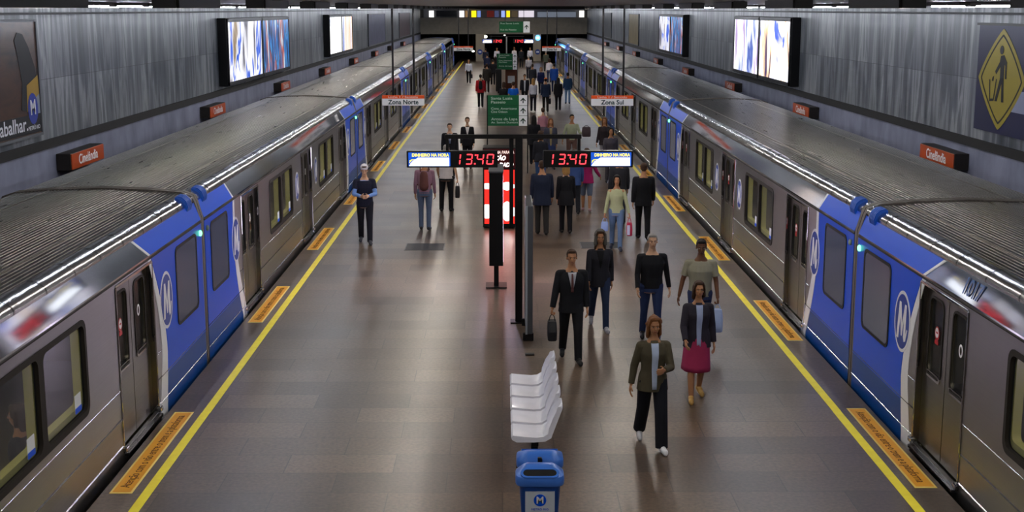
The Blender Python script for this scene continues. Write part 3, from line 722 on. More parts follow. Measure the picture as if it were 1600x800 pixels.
guide_sign(0.18, 42, 1.25, 1.53, 2.50, [('Santa Luzia', 0.90, 0.68, 0.12), ('Passeio', 0.775, 0.46, 0.12), ('Cons. Americano', 0.565, 0.82, 0.10), ('Cine Odeon', 0.46, 0.52, 0.10), ('Arcos da Lapa', 0.22, 0.84, 0.12), ('Av. Santos Dumont', 0.11, 0.86, 0.09)], 3, 'green direction sign with three arrows on two posts behind the clocks')
guide_sign(0.33, 84, 1.25, 1.42, 2.42, [('Santa Luzia', 0.90, 0.68, 0.12), ('Passeio', 0.775, 0.46, 0.12), ('Cons. Americano', 0.565, 0.82, 0.10), ('Cine Odeon', 0.46, 0.52, 0.10), ('Arcos da Lapa', 0.22, 0.84, 0.12)], 3, 'smaller green direction sign with three arrows farther down the platform')
guide_sign(0.95, 100, 2.3, 3.46, 4.28, [('Rua Santa Luzia', 0.82, 1.4, 0.16), ('Rua do Passeio', 0.25, 1.2, 0.16)], 1, 'wide green sign with one arrow hanging from the ceiling at the far end', posts=False)

# seven segment digits
SEG = {'0': 'abcdef', '1': 'bc', '3': 'abgcd', '4': 'fgbc'}
def digit(bm, ch, x, z, w_, h, y):
    t = 0.018; sl = 0.10
    def q(x0, z0, x1, z1):
        prism(bm, [(x+px+sl*(pz), z+pz) for px, pz in ((x0, z0), (x1, z0), (x1, z1), (x0, z1))], y-0.004, y, 'Y')
    for sgm in SEG[ch]:
        if sgm == 'a': q(t, h-t, w_-t, h)
        if sgm == 'd': q(t, 0, w_-t, t)
        if sgm == 'g': q(t, h/2-t/2, w_-t, h/2+t/2)
        if sgm == 'f': q(0, h/2+t*0.7, t, h-t*0.5)
        if sgm == 'b': q(w_-t, h/2+t*0.7, w_, h-t*0.5)
        if sgm == 'e': q(0, t*0.5, t, h/2-t*0.7)
        if sgm == 'c': q(w_-t, t*0.5, w_, h/2-t*0.7)
M_led = mat('red_led', '#ff3a44', 0.5, emit=2.2)
M_adw = mat('lit_white_ad', '#f4faff', 0.4, emit=LIT_E); M_adb = mat('lit_blue_ad', '#1b55c8', 0.4, emit=0.7); M_ady = mat('lit_yellow', '#f8e24a', 0.4, emit=1.3)
def clock_board(x0, x1, y, z0, z1, ad_left, label, hangers):
    r = thing('clock_display', label, 'clock', ((x0+x1)/2, y, z0)); W = x1-x0; h = z1-z0; a = -W/2
    link('case', B(((a, -0.07, 0), (-a, 0.07, h)), bev=0.01), M_black, r)
    adx0, adx1 = (a+0.03, a+W*0.48) if ad_left else (a+W*0.53, a+W-0.03)
    link('ad_panel', B(((adx0, -0.076, 0.025), (adx1, -0.068, h-0.025))), M_adb, r)
    bm = bmesh.new(); w2 = adx1-adx0
    prism(bm, [(adx0+0.01, 0.03), (adx0+0.06, 0.10), (adx0+0.16, h*0.60), (adx1-0.02, h*0.60), (adx1-0.02, 0.03)], -0.079, -0.0765, 'Y'); link('ad_field', bm, M_adw, r)
    bm = bmesh.new(); prism(bm, [(adx0+0.015, 0.07), (adx0+0.05, 0.12), (adx0+0.12, h*0.5), (adx0+0.06, h*0.5), (adx0+0.02, 0.12)], -0.081, -0.0795, 'Y'); link('ad_curve', bm, M_ady, r)
    text_on('DINHEIRO NA HORA', 0.07, ((adx0+adx1)/2+0.02, -0.079, h*0.75), (1, 0, 0), (0, 0, 1), M_ady, r, width=w2*0.88, bold=0.03, ext=0.001)
    dx0 = a+W*0.53 if ad_left else a+W*0.05
    bm = bmesh.new(); dw = 0.115; sp = 0.165; dz = 0.05; dh = h-0.1
    for i, ch in enumerate('1340'):
        b2 = bmesh.new(); digit(b2, ch, dx0+i*sp+(0.02 if i >= 2 else 0)-(0.03 if i == 0 else 0), dz, dw, dh, -0.071); link('digit', b2, M_led, r)
    for zz in (dz+0.002, dz+dh-0.03): box(bm, (dx0+2*sp-0.02+0.1*zz, -0.075, zz), (dx0+2*sp+0.005+0.1*zz, -0.071, zz+0.022))
    link('colon_dots', bm, M_led, r)
    for hx, hz in hangers:
        bm = bmesh.new(); box(bm, (hx-0.025-(x0+x1)/2, -0.025, h), (hx+0.025-(x0+x1)/2, 0.025, hz-z0)); link('hanger', bm, M_black, r)
    return r
clock_board(-1.57, -0.07, 21.6, 2.63, 2.905, True, 'left red digital clock reading 13:40 with a lit advert at its left end', [(-0.9, 3.10)])
clock_board(0.68, 2.16, 21.6, 2.63, 2.905, False, 'right red digital clock reading 13:40 with a lit advert at its right end', [(1.27, 3.10)])
g = thing('clock_gantry', 'black steel post and crossbar carrying the two near clocks', 'gantry', (0.28, 21.6, 0))
link('post', B(((-0.06, -0.05, 0.02), (0.06, 0.05, 3.15)), bev=0.008), M_black, g)
link('second_post', B(((-0.16, 0.02, 1.6), (-0.09, 0.09, 3.10)), bev=0.006), M_black, g)
link('crossbar', B(((-1.22, -0.035, 3.10), (1.03, 0.035, 3.17)), bev=0.006), M_black, g)
link('base_plate', B(((-0.14, -0.14, 0), (0.14, 0.14, 0.02)), bev=0.005), M_black, g)
clock_board(-1.45, 0.05, 98, 2.72, 3.02, True, 'tiny far red digital clock left of the far gantry post', [(-0.8, 3.2)])
clock_board(0.85, 2.35, 98, 2.72, 3.02, False, 'tiny far red digital clock right of the far gantry post', [(1.5, 3.2)])
g = thing('clock_gantry', 'distant gantry carrying the two tiny far clocks', 'gantry', (0.35, 98, 0))
link('post', B(((-0.05, -0.05, 0), (0.05, 0.05, 3.2)), bev=0.006), mat('grey_post', '#8a8d90', 0.5), g); link('crossbar', B(((-1.3, -0.03, 3.19), (1.3, 0.03, 3.25))), M_black, g)
# grey slim panel near the post
g = thing('information_panel', 'slim grey metal panel seen edge on in front of the clock post', 'panel', (0.43, 20.35, 0))
link('panel', B(((-0.055, -0.1, 0.12), (0.055, 1.15, 2.18)), bev=0.015), mat('grey_panel', '#5d6066', 0.35, 0.4), g)
link('edge_strip', B(((-0.062, -0.11, 0.12), (-0.03, -0.09, 2.18))), mat('pale_edge', '#9aa0a8', 0.4), g)
for yy in (0.0, 1.0): link('foot', B(((-0.10, yy-0.04, 0), (0.07, yy+0.04, 0.12)), bev=0.008), M_black, g)
# edge-on advertising totem
g = thing('advertising_totem', 'tall black advertising totem seen edge on under the left clock', 'totem', (-0.11, 23.95, 0))
link('case', B(((-0.13, 0, 0.5), (0.13, 1.2, 2.24)), bev=0.01), M_black, g)
for sx in (-1, 1):
    a, b = sorted((sx*0.11, sx*0.1305)); link('lit_face', B(((a, 0.06, 0.56), (b, 1.14, 2.15))), mat('totem_light', '#f2e2ff', 0.4, emit=14.0), g)
link('stem', B(((-0.045, 0.5, 0.02), (0.045, 0.7, 0.5))), M_black, g); link('base_plate', B(((-0.2, 0.35, 0), (0.2, 0.85, 0.02)), bev=0.005), M_black, g)
link('top_cap', B(((-0.14, -0.01, 2.24), (0.14, 1.21, 2.27)), bev=0.006), mat('grey_cap', '#55565c', 0.4), g)
g = thing('advertising_totem', 'distant dark totem left of the far green sign', 'totem', (-0.2, 82.6, 0))
link('case', B(((-0.18, 0, 0.15), (0.18, 1.0, 1.5)), bev=0.02), M_black, g); link('stem', B(((-0.06, 0.3, 0), (0.06, 0.7, 0.15))), M_black, g)
# red lit kiosk
g = thing('vending_kiosk', 'red backlit kiosk with white lettering behind the black totem', 'kiosk', (-0.06, 31.2, 0))
M_red = mat('lit_red', '#ff2a22', 0.4, emit=1.1); M_kw = mat('lit_kiosk_white', '#fff4f0', 0.4, emit=2.2)
link('cabinet', B(((-0.40, 0, 0.03), (0.40, 0.7, 1.95)), bev=0.015), M_black, g)
link('red_front', B(((-0.36, -0.012, 0.12), (0.36, 0.002, 1.42))), M_red, g)
link('header', B(((-0.38, -0.02, 1.46), (0.38, 0.002, 1.92)), bev=0.004), mat('header_maroon', '#3a0a0c', 0.4, emit=0.3), g)
text_on('FAÇA UMA PARADA', 0.1, (0, -0.023, 1.84), (1, 0, 0), (0, 0, 1), mat('kiosk_pale', '#f4d8d0', 0.4, emit=0.8), g, width=0.7, shear=0.2, bold=0.02, ext=0.001)
text_on('AÇÃO', 0.14, (-0.02, -0.023, 1.70), (1, 0, 0), (0, 0, 1), M_kw, g, width=0.34, shear=0.2, bold=0.03, ext=0.001)
text_on('DADO', 0.14, (0.17, -0.023, 1.54), (1, 0, 0), (0, 0, 1), M_kw, g, width=0.34, shear=0.2, bold=0.03, ext=0.001)
for zz, hh in ((1.03, 0.10), (0.42, 0.24)):
    bm = bmesh.new(); prism(bm, ellpts(0.18, zz, 0.12, hh), -0.018, -0.013, 'Y'); prism(bm, rrect(-0.36, zz-hh*0.7, -0.05, zz+hh*0.7, 0.02), -0.018, -0.013, 'Y'); prism(bm, rrect(0.27, zz-hh*0.5, 0.36, zz+hh*0.4, 0.02), -0.018, -0.013, 'Y'); link('white_print', bm, M_kw, g)
g = thing('brown_kiosk', 'brown wooden kiosk with a white notice below the far green sign', 'kiosk', (0.6, 84.5, 0))
link('cabinet', B(((-0.38, 0, 0), (0.38, 0.6, 1.5)), bev=0.02), mat('brown_wood', '#5e3320', 0.6), g); link('notice', B(((-0.22, -0.02, 0.55), (0.22, 0.002, 1.0))), mat('white_notice2', '#c8ccd2', 0.5), g)
# round signs and lamps by the far pillars
for x, z, col, e, lb in ((-2.2, 0.95, '#3a4f9a', 0, 'round blue M sign low on the left far pillar'), (3.6, 0.95, '#3a4f9a', 0, 'round blue M sign low on the right far pillar'), (3.62, 2.35, '#5aa8ff', 3, 'lit round blue sign high on the right far pillar')):
    g = thing('round_sign', lb, 'sign', (x, 133.58, z)); bm = bmesh.new(); prism(bm, ellpts(0, 0, 0.25, 0.27), -0.04, 0.0, 'Y'); link('disc', bm, mat('far_round', col, 0.4, emit=e), g)
    bm = bmesh.new(); prism(bm, rrect(-0.14, -0.08, 0.14, 0.08, 0.03), -0.045, -0.04, 'Y'); link('white_mark', bm, mat('far_mark', '#e6ecff', 0.4, emit=e), g)
for x, z, r_, lb in ((-1.72, 2.45, 0.26, 'upper white lamp hanging left at the far end'), (-2.9, 1.0, 0.14, 'small pale lamp left of the left far pillar'), (0.28, 2.60, 0.09, 'small white lamp above the far gantry post')):
    g = thing('far_lamp', lb, 'lamp', (x, 134.2, z)); bm = bmesh.new(); ellip(bm, (0, 0, 0), (r_, 0.1, r_*0.62)); link('glowing_bulb', bm, mat('far_lamp_light', '#f4f6e4', 0.4, emit=4), g, smooth='all')
    bm = bmesh.new(); rod(bm, (0, 0, r_*0.6), (0, 0, 2.72-z), 0.02); link('stem', bm, M_black, g)
# floor grates
for x0, x1, y0, y1, lb in ((-2.15, -1.28, 28.3, 29.15, 'dark rectangular floor plate behind the man with the backpack'), (1.75, 2.65, 28.5, 29.3, 'dark rectangular floor plate under the woman in the pale green top')):
    g = thing('floor_plate', lb, 'floor plate', ((x0+x1)/2, (y0+y1)/2, 0)); hx, hy = (x1-x0)/2, (y1-y0)/2
    link('plate', B(((-hx, -hy, 0), (hx, hy, 0.004))), mat('dark_plate', '#1e1e26', 0.5), g)
    link('rim', B(((-hx, -hy, 0.004), (hx, -hy+0.02, 0.006)), ((-hx, hy-0.02, 0.004), (hx, hy, 0.006)), ((-hx, -hy, 0.004), (-hx+0.02, hy, 0.006)), ((hx-0.02, -hy, 0.004), (hx, hy, 0.006))), mat('plate_rim', '#5a5a60', 0.4), g)
tag(link('cable_box', B(((-0.07, -0.05, 0), (0.07, 0.05, 0.02)), bev=0.006), M_black, loc=(0.42, 19.45, 0)), 'small dark cover on the floor behind the white seats', 'cable box')

# ------------------------------------------------------------ bench of five white seats
g = thing('seat_row', 'row of five white moulded plastic seats on a black beam', 'bench', (0.36, 14.35, 0))
M_seat = mat('white_plastic', '#e4e4ee', 0.3, coat=0.3)
def seat_mesh():
    # side profile (x,z): front lip at -x, back at +x
    prof = [(-0.25, 0.405), (-0.262, 0.435), (-0.24, 0.455), (-0.12, 0.442), (0.02, 0.432), (0.10, 0.440), (0.155, 0.475), (0.19, 0.56), (0.235, 0.68), (0.275, 0.78), (0.29, 0.825)]
    back = [(0.315, 0.835), (0.325, 0.80), (0.285, 0.68), (0.235, 0.545), (0.19, 0.44), (0.12, 0.40), (0.0, 0.392), (-0.2, 0.392)]
    bm = bmesh.new(); N = 12; rows = []
    full = prof + back
    for j in range(N+1):
        t = -1 + 2*j/N; row = []
        for i, (x, z) in enumerate(full):
            inner = i < len(prof)
            wd = 0.225 - (0.055 * max(0, (z-0.62)/0.2)**2 if z > 0.62 else 0)
            y = t*wd
            lift = 0.028*abs(t)**4 if inner else 0.012*abs(t)**4
            if z < 0.5: row.append(bm.verts.new((x, y, z + lift - (0.014*(1-t*t) if inner and -0.2 < x < 0.14 else 0))))
            else: row.append(bm.verts.new((x - lift + (0.012*(1-t*t) if inner else 0), y, z - (0.03*abs(t)**3 if z > 0.76 else 0))))
        rows.append(row)
    n = len(full)
    for a, b in zip(rows, rows[1:]):
        for i in range(n): bm.faces.new((a[i], a[(i+1) % n], b[(i+1) % n], b[i]))
    bm.faces.new(rows[0][::-1]); bm.faces.new(rows[-1])
    return bm
first_seat = None
for i in range(5):
    if first_seat is None: first_seat = link('seat', seat_mesh(), M_seat, g, smooth=True); o = first_seat
    else: o = first_seat.copy(); C.objects.link(o); o.parent = g
    o.location = (0, i*0.53, 0)
link('beam', B(((-0.03, -0.15, 0.33), (0.05, 2.3, 0.385)), bev=0.006), M_black, g)
link('seat_bracket', B(*[((-0.12, i*0.53-0.03, 0.375), (0.13, i*0.53+0.03, 0.395)) for i in range(5)]), M_black, g)
for yy in (0.1, 2.0):
    bm = bmesh.new(); box(bm, (-0.03, yy-0.03, 0.015), (0.05, yy+0.03, 0.335), 0.006); box(bm, (-0.2, yy-0.05, 0), (0.22, yy+0.05, 0.018)); link('leg', bm, M_black, g)

# ------------------------------------------------------------ blue bins
M_bin = mat('bin_blue', '#12479a', 0.35, coat=0.2); M_lid = mat('bin_lid_blue', '#3f74cf', 0.28, coat=0.3)
def make_bin(label, loc, rz, dec):
    r = thing('waste_bin', label, 'bin', loc, rz)
    def rr(z, hx, hy, rad, cy=0): return [Vector((x, y+cy, z)) for x, y in rrect(-hx, -hy, hx, hy, rad, 5)]
    bm = bmesh.new(); rings(bm, [rr(0.03, 0.16, 0.11, 0.04), rr(0.06, 0.17, 0.12, 0.05), rr(0.60, 0.205, 0.15, 0.06), rr(0.61, 0.21, 0.155, 0.06)]); link('bin_body', bm, M_bin, r, smooth=True)
    bm = bmesh.new(); rings(bm, [rr(0.585, 0.235, 0.175, 0.09), rr(0.60, 0.242, 0.182, 0.10), rr(0.65, 0.242, 0.18, 0.10), rr(0.675, 0.235, 0.17, 0.10), rr(0.725, 0.17, 0.08, 0.06, 0.05), rr(0.742, 0.14, 0.04, 0.035, 0.06)])
    link('lid', bm, M_lid, r, smooth=True)
    # slot in the sloping lid face
    bm = bmesh.new(); pts = rrect(-0.165, -0.155, 0.165, -0.055, 0.045, 5)
    zt = lambda y: 0.672 + (y+0.17)*0.36
    rings(bm, [[Vector((x, y, zt(y)-0.012)) for x, y in pts], [Vector((x, y, zt(y)+0.006)) for x, y in pts]]); link('slot', bm, M_dark, r)
    me = holes_mesh(rrect(-0.19, -0.175, 0.19, -0.04, 0.06, 5), [rrect(-0.165, -0.155, 0.165, -0.055, 0.045, 5)[::-1]], 0.022)
    for v in me.vertices: v.co.z += 0.662 + (v.co.y+0.17)*0.36
    link('slot_rim', me, M_lid, r)
    bm = bmesh.new(); box(bm, (-0.022, 0.12, 0.56), (0.022, 0.19, 0.70), 0.004); link('clamp', bm, M_black, r)
    if dec:
        link('label_plate', B(((-0.145, -0.158, 0.30), (0.145, -0.139, 0.53))), mat('white_label', '#c4ccd8', 0.5), r)
        bm = bmesh.new(); prism(bm, ellpts(0, 0.44, 0.062, 0.062), -0.162, -0.1585, 'Y'); em = link('emblem', bm, M_blue, r)
        text_on('M', 0.10, (0, -0.164, 0.44), (1, 0, 0), (0, 0, 1), M_txtw, em, name='emblem_letter', bold=0.02, ext=0.001)
        text_on('METRÔ RIO', 0.03, (0, -0.160, 0.345), (1, 0, 0), (0, 0, 1), M_blue, r, name='label_lettering', width=0.17, ext=0.001)
    return r
make_bin('blue plastic waste bin with white M label, slot facing the camera', (0.37, 12.42, 0), 0, True)
make_bin('blue plastic waste bin behind, slot turned towards the white seats', (0.385, 12.92, 0), PI, False)
g = thing('bin_post', 'black post between the two blue bins', 'post', (0.377, 12.67, 0))
link('post', B(((-0.02, -0.02, 0.015), (0.02, 0.02, 0.74)), bev=0.004), M_black, g); link('base_plate', B(((-0.1, -0.06, 0), (0.1, 0.06, 0.015))), M_black, g)
#PEOPLE#
# ------------------------------------------------------------ people
SKIN = {'l': '#c49a7c', 'm': '#a87856', 'd': '#6a4630'}
HAIRC = {'black': '#15110f', 'brown': '#3a2618', 'blond': '#9a7440', 'grey': '#8d8a86', 'auburn': '#6e4526'}
def remesh(bm, vox, smooth=2):
    bmesh.ops.recalc_face_normals(bm, faces=bm.faces[:])
    me = bpy.data.meshes.new('r'); bm.to_mesh(me); bm.free()
    o = bpy.data.objects.new('r', me)
    md = o.modifiers.new('r', 'REMESH'); md.mode = 'VOXEL'; md.voxel_size = vox; md.use_smooth_shade = True
    if smooth: sm = o.modifiers.new('s', 'SMOOTH'); sm.factor = 0.5; sm.iterations = smooth
    out = evaluate(o); bpy.data.objects.remove(o); bpy.data.meshes.remove(me); return out
D2R = math.radians
def person(label, x, y, face, h=1.72, sex='m', skin='m', hair=('black', 'short'), walk=0.0, top=('long', '#222222'), bottom=('trousers', '#16161a'),
           shoes='#161616', shirt=None, tie=None, arms=None, lean=2, near=False, turn=0, nod=0, build=1.0, hat=None, group=None, sit=False, extra=None, name='person', zoff=0.0, apart=0.0):
    """local frame: looks towards -Y. face: 0 towards the camera, 180 away"""
    vox = 0.0075 if near else 0.011
    k = h/1.75; F_ = sex == 'f'
    root = thing(name, label, 'person', (x, y, zoff), D2R(face), group)
    lw = D2R(lean)
    hipw = 0.092 if not F_ else 0.088; shw = (0.185 if not F_ else 0.165)*(0.5+0.5*build)
    thl, shl = 0.43, 0.41
    a_front = 24*walk; legs = {}
    for s_, ph in ((1, 1), (-1, -1)):           # +1 = figure's left (local +X)
        if sit: th, kn = 88, 88
        else:
            th = a_front*ph
            kn = (6 if th*1 > 0 else 18)*abs(walk) + 3 if walk else 3
        th, kn = D2R(th), D2R(kn)
        hp = Vector((s_*hipw, 0, 0)); kk = hp + Vector((s_*(0.01+apart), -math.sin(th), -math.cos(th)))*thl
        ank = kk + Vector((s_*apart*0.3, -math.sin(th-kn), -math.cos(th-kn)))*shl
        legs[s_] = [hp, kk, ank]
    zmin = min(l[2].z for l in legs.values()); pz = 0.085 - zmin
    for s_ in legs:
        for v in legs[s_]: v.z += pz
        if legs[s_][2].z > 0.085 + 0.06:
            pass
    if sit: pz = 0.50
    sp = lambda v: Vector((v[0], v[1]*math.cos(lw) - (v[2])*math.sin(lw), v[2]*math.cos(lw) + v[1]*math.sin(lw))) + Vector((0, 0, pz))
    # trunk rings as (height above hip, rx, ry, dy)
    if F_: TR = [(-0.10, .135, .105, .01), (-0.02, .168, .118, .012), (0.06, .160, .108, .005), (0.16, .128, .092, 0), (0.26, .134, .098, -.004), (0.36, .150, .118, -.012), (0.44, .158, .100, 0), (0.50, .130, .078, .004), (0.545, .062, .055, .006), (0.62, .046, .050, 0)]
    else: TR = [(-0.10, .135, .105, .01), (-0.02, .162, .115, .01), (0.06, .158, .108, 0), (0.16, .150, .104, 0), (0.26, .160, .112, -.004), (0.36, .178, .120, -.004), (0.44, .182, .108, 0), (0.50, .150, .084, .004), (0.55, .070, .062, .006), (0.63, .054, .058, 0)]
    TR = [(z, rx*(build if z < 0.5 else 1), ry*(build**1.3 if z < 0.42 else 1), dy) for z, rx, ry, dy in TR]
    def tr_at(z):
        for p, q in zip(TR, TR[1:]):
            if z <= q[0]:
                t = (z-p[0])/(q[0]-p[0]); t = max(0, t); return [p[i]*(1-t)+q[i]*t for i in range(4)]
        return TR[-1]
    def trunk(bm, z0, z1, inf, flare=0.0, n=20, step=0.045):
        rr = []; z = z0; zs_ = []
        while z < z1-1e-4: zs_.append(z); z += step
        zs_.append(z1)
        for z in zs_:
            _, rx, ry, dy = tr_at(max(z, -0.10) if z > -0.1 else -0.04); 
            if z < 0.0: rx, ry, dy = tr_at(0.0)[1:]; rx += flare*(-z); ry += flare*(-z)
            rr.append([sp((math.cos(t)*(rx+inf), dy+math.sin(t)*(ry+inf), z)) for t in [2*PI*i/n for i in range(n)]])
        rings(bm, rr)
    shz = 0.475 if not F_ else 0.465
    # arms
    A = {}
    arms = arms or {}
    for s_ in (1, -1):
        sw, ab, el, inn = arms.get('L' if s_ == 1 else 'R', (-18*walk*s_, 7, 12 + 10*abs(walk), 4))
        sw, ab, el = D2R(sw), D2R(ab), D2R(el); inn = D2R(inn)
        sh = sp((s_*shw, 0.0, shz)); ua, fa_ = 0.285, 0.25
        d1 = Vector((s_*math.sin(ab), -math.sin(sw)*math.cos(ab), -math.cos(sw)*math.cos(ab)))
        d2 = Vector((s_*math.sin(ab-inn), -math.sin(sw+el)*math.cos(ab-inn), -math.cos(sw+el)*math.cos(ab-inn))).normalized()
        e = sh + d1*ua; wst = e + d2*fa_
        A[s_] = (sh, e, wst, d2)
    hd = sp((0, 0, 0.69)) + Vector((0, -0.012, 0)); hc = hd + Vector((0, 0, 0.02))
    RH = Matrix.Rotation(D2R(turn), 3, 'Z') @ Matrix.Rotation(D2R(nod), 3, 'X')
    H = lambda v: hc + RH @ Vector(v)
    SC = Matrix.Scale(k, 4)
    def fin(nm, me, m, smooth=True, parent=root):
        me.transform(SC)
        if smooth: me.shade_smooth()
        return link(nm, me, m, parent)
    # body ------------------------------------------------------
    bm = bmesh.new()
    trunk(bm, -0.10, 0.63, 0.0)
    for s_ in (1, -1):
        hp, kk, ank = legs[s_]
        capsule(bm, hp, kk, .082 if not F_ else .084, .052); capsule(bm, kk, kk.lerp(ank, .35), .052, .054); capsule(bm, kk.lerp(ank, .35), ank, .054, .036)
        sh, e, wst, d2 = A[s_]
        capsule(bm, sp((s_*(shw-0.05), 0, shz+0.0)), sh, .055, .052); capsule(bm, sh, e, .050 if not F_ else .042, .038 if not F_ else .033); capsule(bm, e, wst, .038 if not F_ else .033, .026 if not F_ else .022)
    # hands: palm, four fingers, thumb
    fr = 0.0095 if near else 0.0115
    HN = {}
    for s_ in (1, -1):
        sh, e, wst, d = A[s_]
        nrm = Vector((-s_, 0, 0)); nrm = (nrm - d*nrm.dot(d)).normalized(); wv = d.cross(nrm).normalized()
        if wv.y > 0: wv = -wv
        if abs(d.y) > 0.6 and abs(wv.z) > 0.5 and wv.z < 0: wv = -wv
        grip = arms.get('gripL' if s_ == 1 else 'gripR', 0)
        pc = wst + d*0.05
        R_ = Matrix((wv, nrm, d)).transposed()
        ellip(bm, pc, (0.041, 0.019, 0.055), R_)
        for i in range(4):
            ln = (0.9, 1.0, 0.94, 0.76)[i]; base = wst + d*0.085 + wv*(0.030-0.0205*i); p = base; ang = 0.25 + 0.05*i + (0.9 if grip else 0)
            for j, sl in enumerate((0.036, 0.027, 0.020)):
                dd = d*math.cos(ang) + nrm*math.sin(ang) - wv*0.06*(i-1); q = p + dd.normalized()*sl*ln
                capsule(bm, p, q, fr, fr*0.92, n=8); p = q; ang += 0.30 + (0.75 if grip else 0)
        p = wst + d*0.028 + wv*0.030; q = p + (d*0.6 + wv*0.7 + nrm*0.25).normalized()*0.038; capsule(bm, p, q, fr*1.15, fr, n=8); q2 = q + (d*0.9 + wv*0.15 + nrm*0.35).normalized()*0.028; capsule(bm, q, q2, fr, fr*0.85, n=8)
        HN[s_] = wst + d*0.10 + nrm*0.015
    # feet
    ft = {}
    for s_ in (1, -1):
        ank = legs[s_][2]; dz = ank.z - 0.03; out = s_*0.12
        ln = math.sqrt(max(0.004, 0.19**2 - min(dz, 0.17)**2)); toe = ank + Vector((out*ln, -ln, -min(dz, 0.17)+0.0)); 
        if ank.z < 0.1: toe = Vector((ank.x + out*0.17, ank.y-0.165, 0.03))
        heel = ank + (ank-toe).normalized()*0.045 + Vector((0, 0, -0.045)); ft[s_] = (ank, toe, heel)
        capsule(bm, ank+Vector((0, 0, -.02)), toe, .036, .026, n=10)
    # head
    hs = 1.0
    ellip(bm, H((0, 0.012, 0.055)), (.074, .093, .088), RH); ellip(bm, H((0, -0.022, -0.015)), (.056, .066, .078), RH)
    ellip(bm, H((0, -0.045, -0.07)), (.026, .028, .02), RH)                              # chin
    capsule(bm, H((0, -0.084, 0.028)), H((0, -0.104, -0.004)), .0085, .0125, n=8)         # nose
    ellip(bm, H((0, -0.070, 0.045)), (.045, .018, .011), RH)                              # brow
    ellip(bm, H((0, -0.078, -0.038)), (.024, .012, .010), RH)                             # mouth
    for s_ in (1, -1):
        ellip(bm, H((s_*0.075, 0.005, 0.012)), (.010, .017, .030), RH)                     # ears
        ellip(bm, H((s_*0.036, -0.058, -0.002)), (.022, .02, .02), RH)                     # cheek
    capsule(bm, sp((0, 0, .55)), hc+Vector((0, 0.008, -0.05)), .054 if not F_ else .045, .050 if not F_ else .043)
    body = fin('body', remesh(bm, vox*(0.9 if near else 1)), mat('skin', SKIN[skin], 0.55, noise=0.06))
    # face details
    hcol = HAIRC.get(hair[0], hair[0])
    for s_ in (1, -1):
        bm = bmesh.new(); ellip(bm, H((s_*0.030, -0.078, 0.022)), (.010, .007, .006), RH, 8, 6); ey = fin('eye', meshof(bm), mat('eye_white', '#a8a098', 0.3))
        bm = bmesh.new(); ellip(bm, H((s_*0.030, -0.0845, 0.022)), (.006, .004, .006), RH, 8, 6); fin('iris', meshof(bm), mat('iris', '#1a120c', 0.2), parent=ey)
        bm = bmesh.new(); ellip(bm, H((s_*0.031, -0.086, 0.044)), (.018, .006, .0045), RH, 8, 6); fin('eyebrow', meshof(bm), mat('hair', '#3a2e22' if hair[0] in ('grey', 'blond') else hcol, 0.8))
    bm = bmesh.new(); ellip(bm, H((0, -0.087, -0.038)), (.021, .007, .0065), RH, 8, 6); fin('lips', meshof(bm), mat('lips', '#8a4a3c' if skin != 'd' else '#5a3028', 0.5))
    # hair ------------------------------------------------------
    hm = mat('hair', hcol, 0.7, noise=0.25, nscale=40, bump=0.3)
    st = hair[1]
    if st != 'none':
        bm = bmesh.new()
        if st == 'bald':
            for s_ in (1, -1): ellip(bm, H((s_*0.052, 0.035, 0.025)), (.03, .06, .035), RH)
            ellip(bm, H((0, 0.075, 0.02)), (.06, .035, .04), RH)
        else:
            ellip(bm, H((0, 0.027, 0.068)), (.083, .096, .086), RH); ellip(bm, H((0, 0.055, 0.02)), (.074, .062, .07), RH)
            ellip(bm, H((0, -0.035, 0.115)), (.062, .045, .030), RH)
            for s_ in (1, -1): capsule(bm, H((s_*0.070, -0.005, 0.06)), H((s_*0.072, -0.005, 0.03)), .014, .009, n=8)
        if st in ('bob', 'long', 'curly'):
            L = {'bob': 0.11, 'long': 0.27, 'curly': 0.14}[st]
            for s_ in (1, -1):
                capsule(bm, H((s_*0.066, 0.0, 0.07)), H((s_*0.080, 0.012, -L*0.7)), .026, .024)
                capsule(bm, H((s_*0.045, 0.06, 0.05)), H((s_*0.058, 0.072, -L)), .042, .036)
                capsule(bm, H((s_*0.045, -0.045, 0.115)), H((s_*0.079, -0.03, 0.02)), .022, .014)
            capsule(bm, H((0, 0.07, 0.04)), H((0, 0.088, -L*1.02)), .055, .045)
        if st == 'curly':
            rr_ = random.Random(int(x*100))
            for i in range(26):
                t = rr_.uniform(0, 2*PI); zz = rr_.uniform(-0.07, 0.13)
                if math.sin(t) < -0.25 and zz < 0.09: continue
                rad = 0.085*math.sqrt(max(0.1, 1-((zz-0.04)/0.13)**2)); ellip(bm, H((rad*math.cos(t)*1.05, 0.02+rad*math.sin(t)*1.1, zz)), (.026, .026, .026), None, 8, 6)
        if st == 'ponytail': capsule(bm, H((0, 0.11, 0.05)), H((0, 0.125, -0.14)), .028, .016)
        if st == 'bun': ellip(bm, H((0, 0.12, 0.07)), (.042, .038, .040), RH)
        fin('hair', remesh(bm, 0.008 if near else 0.011), hm)
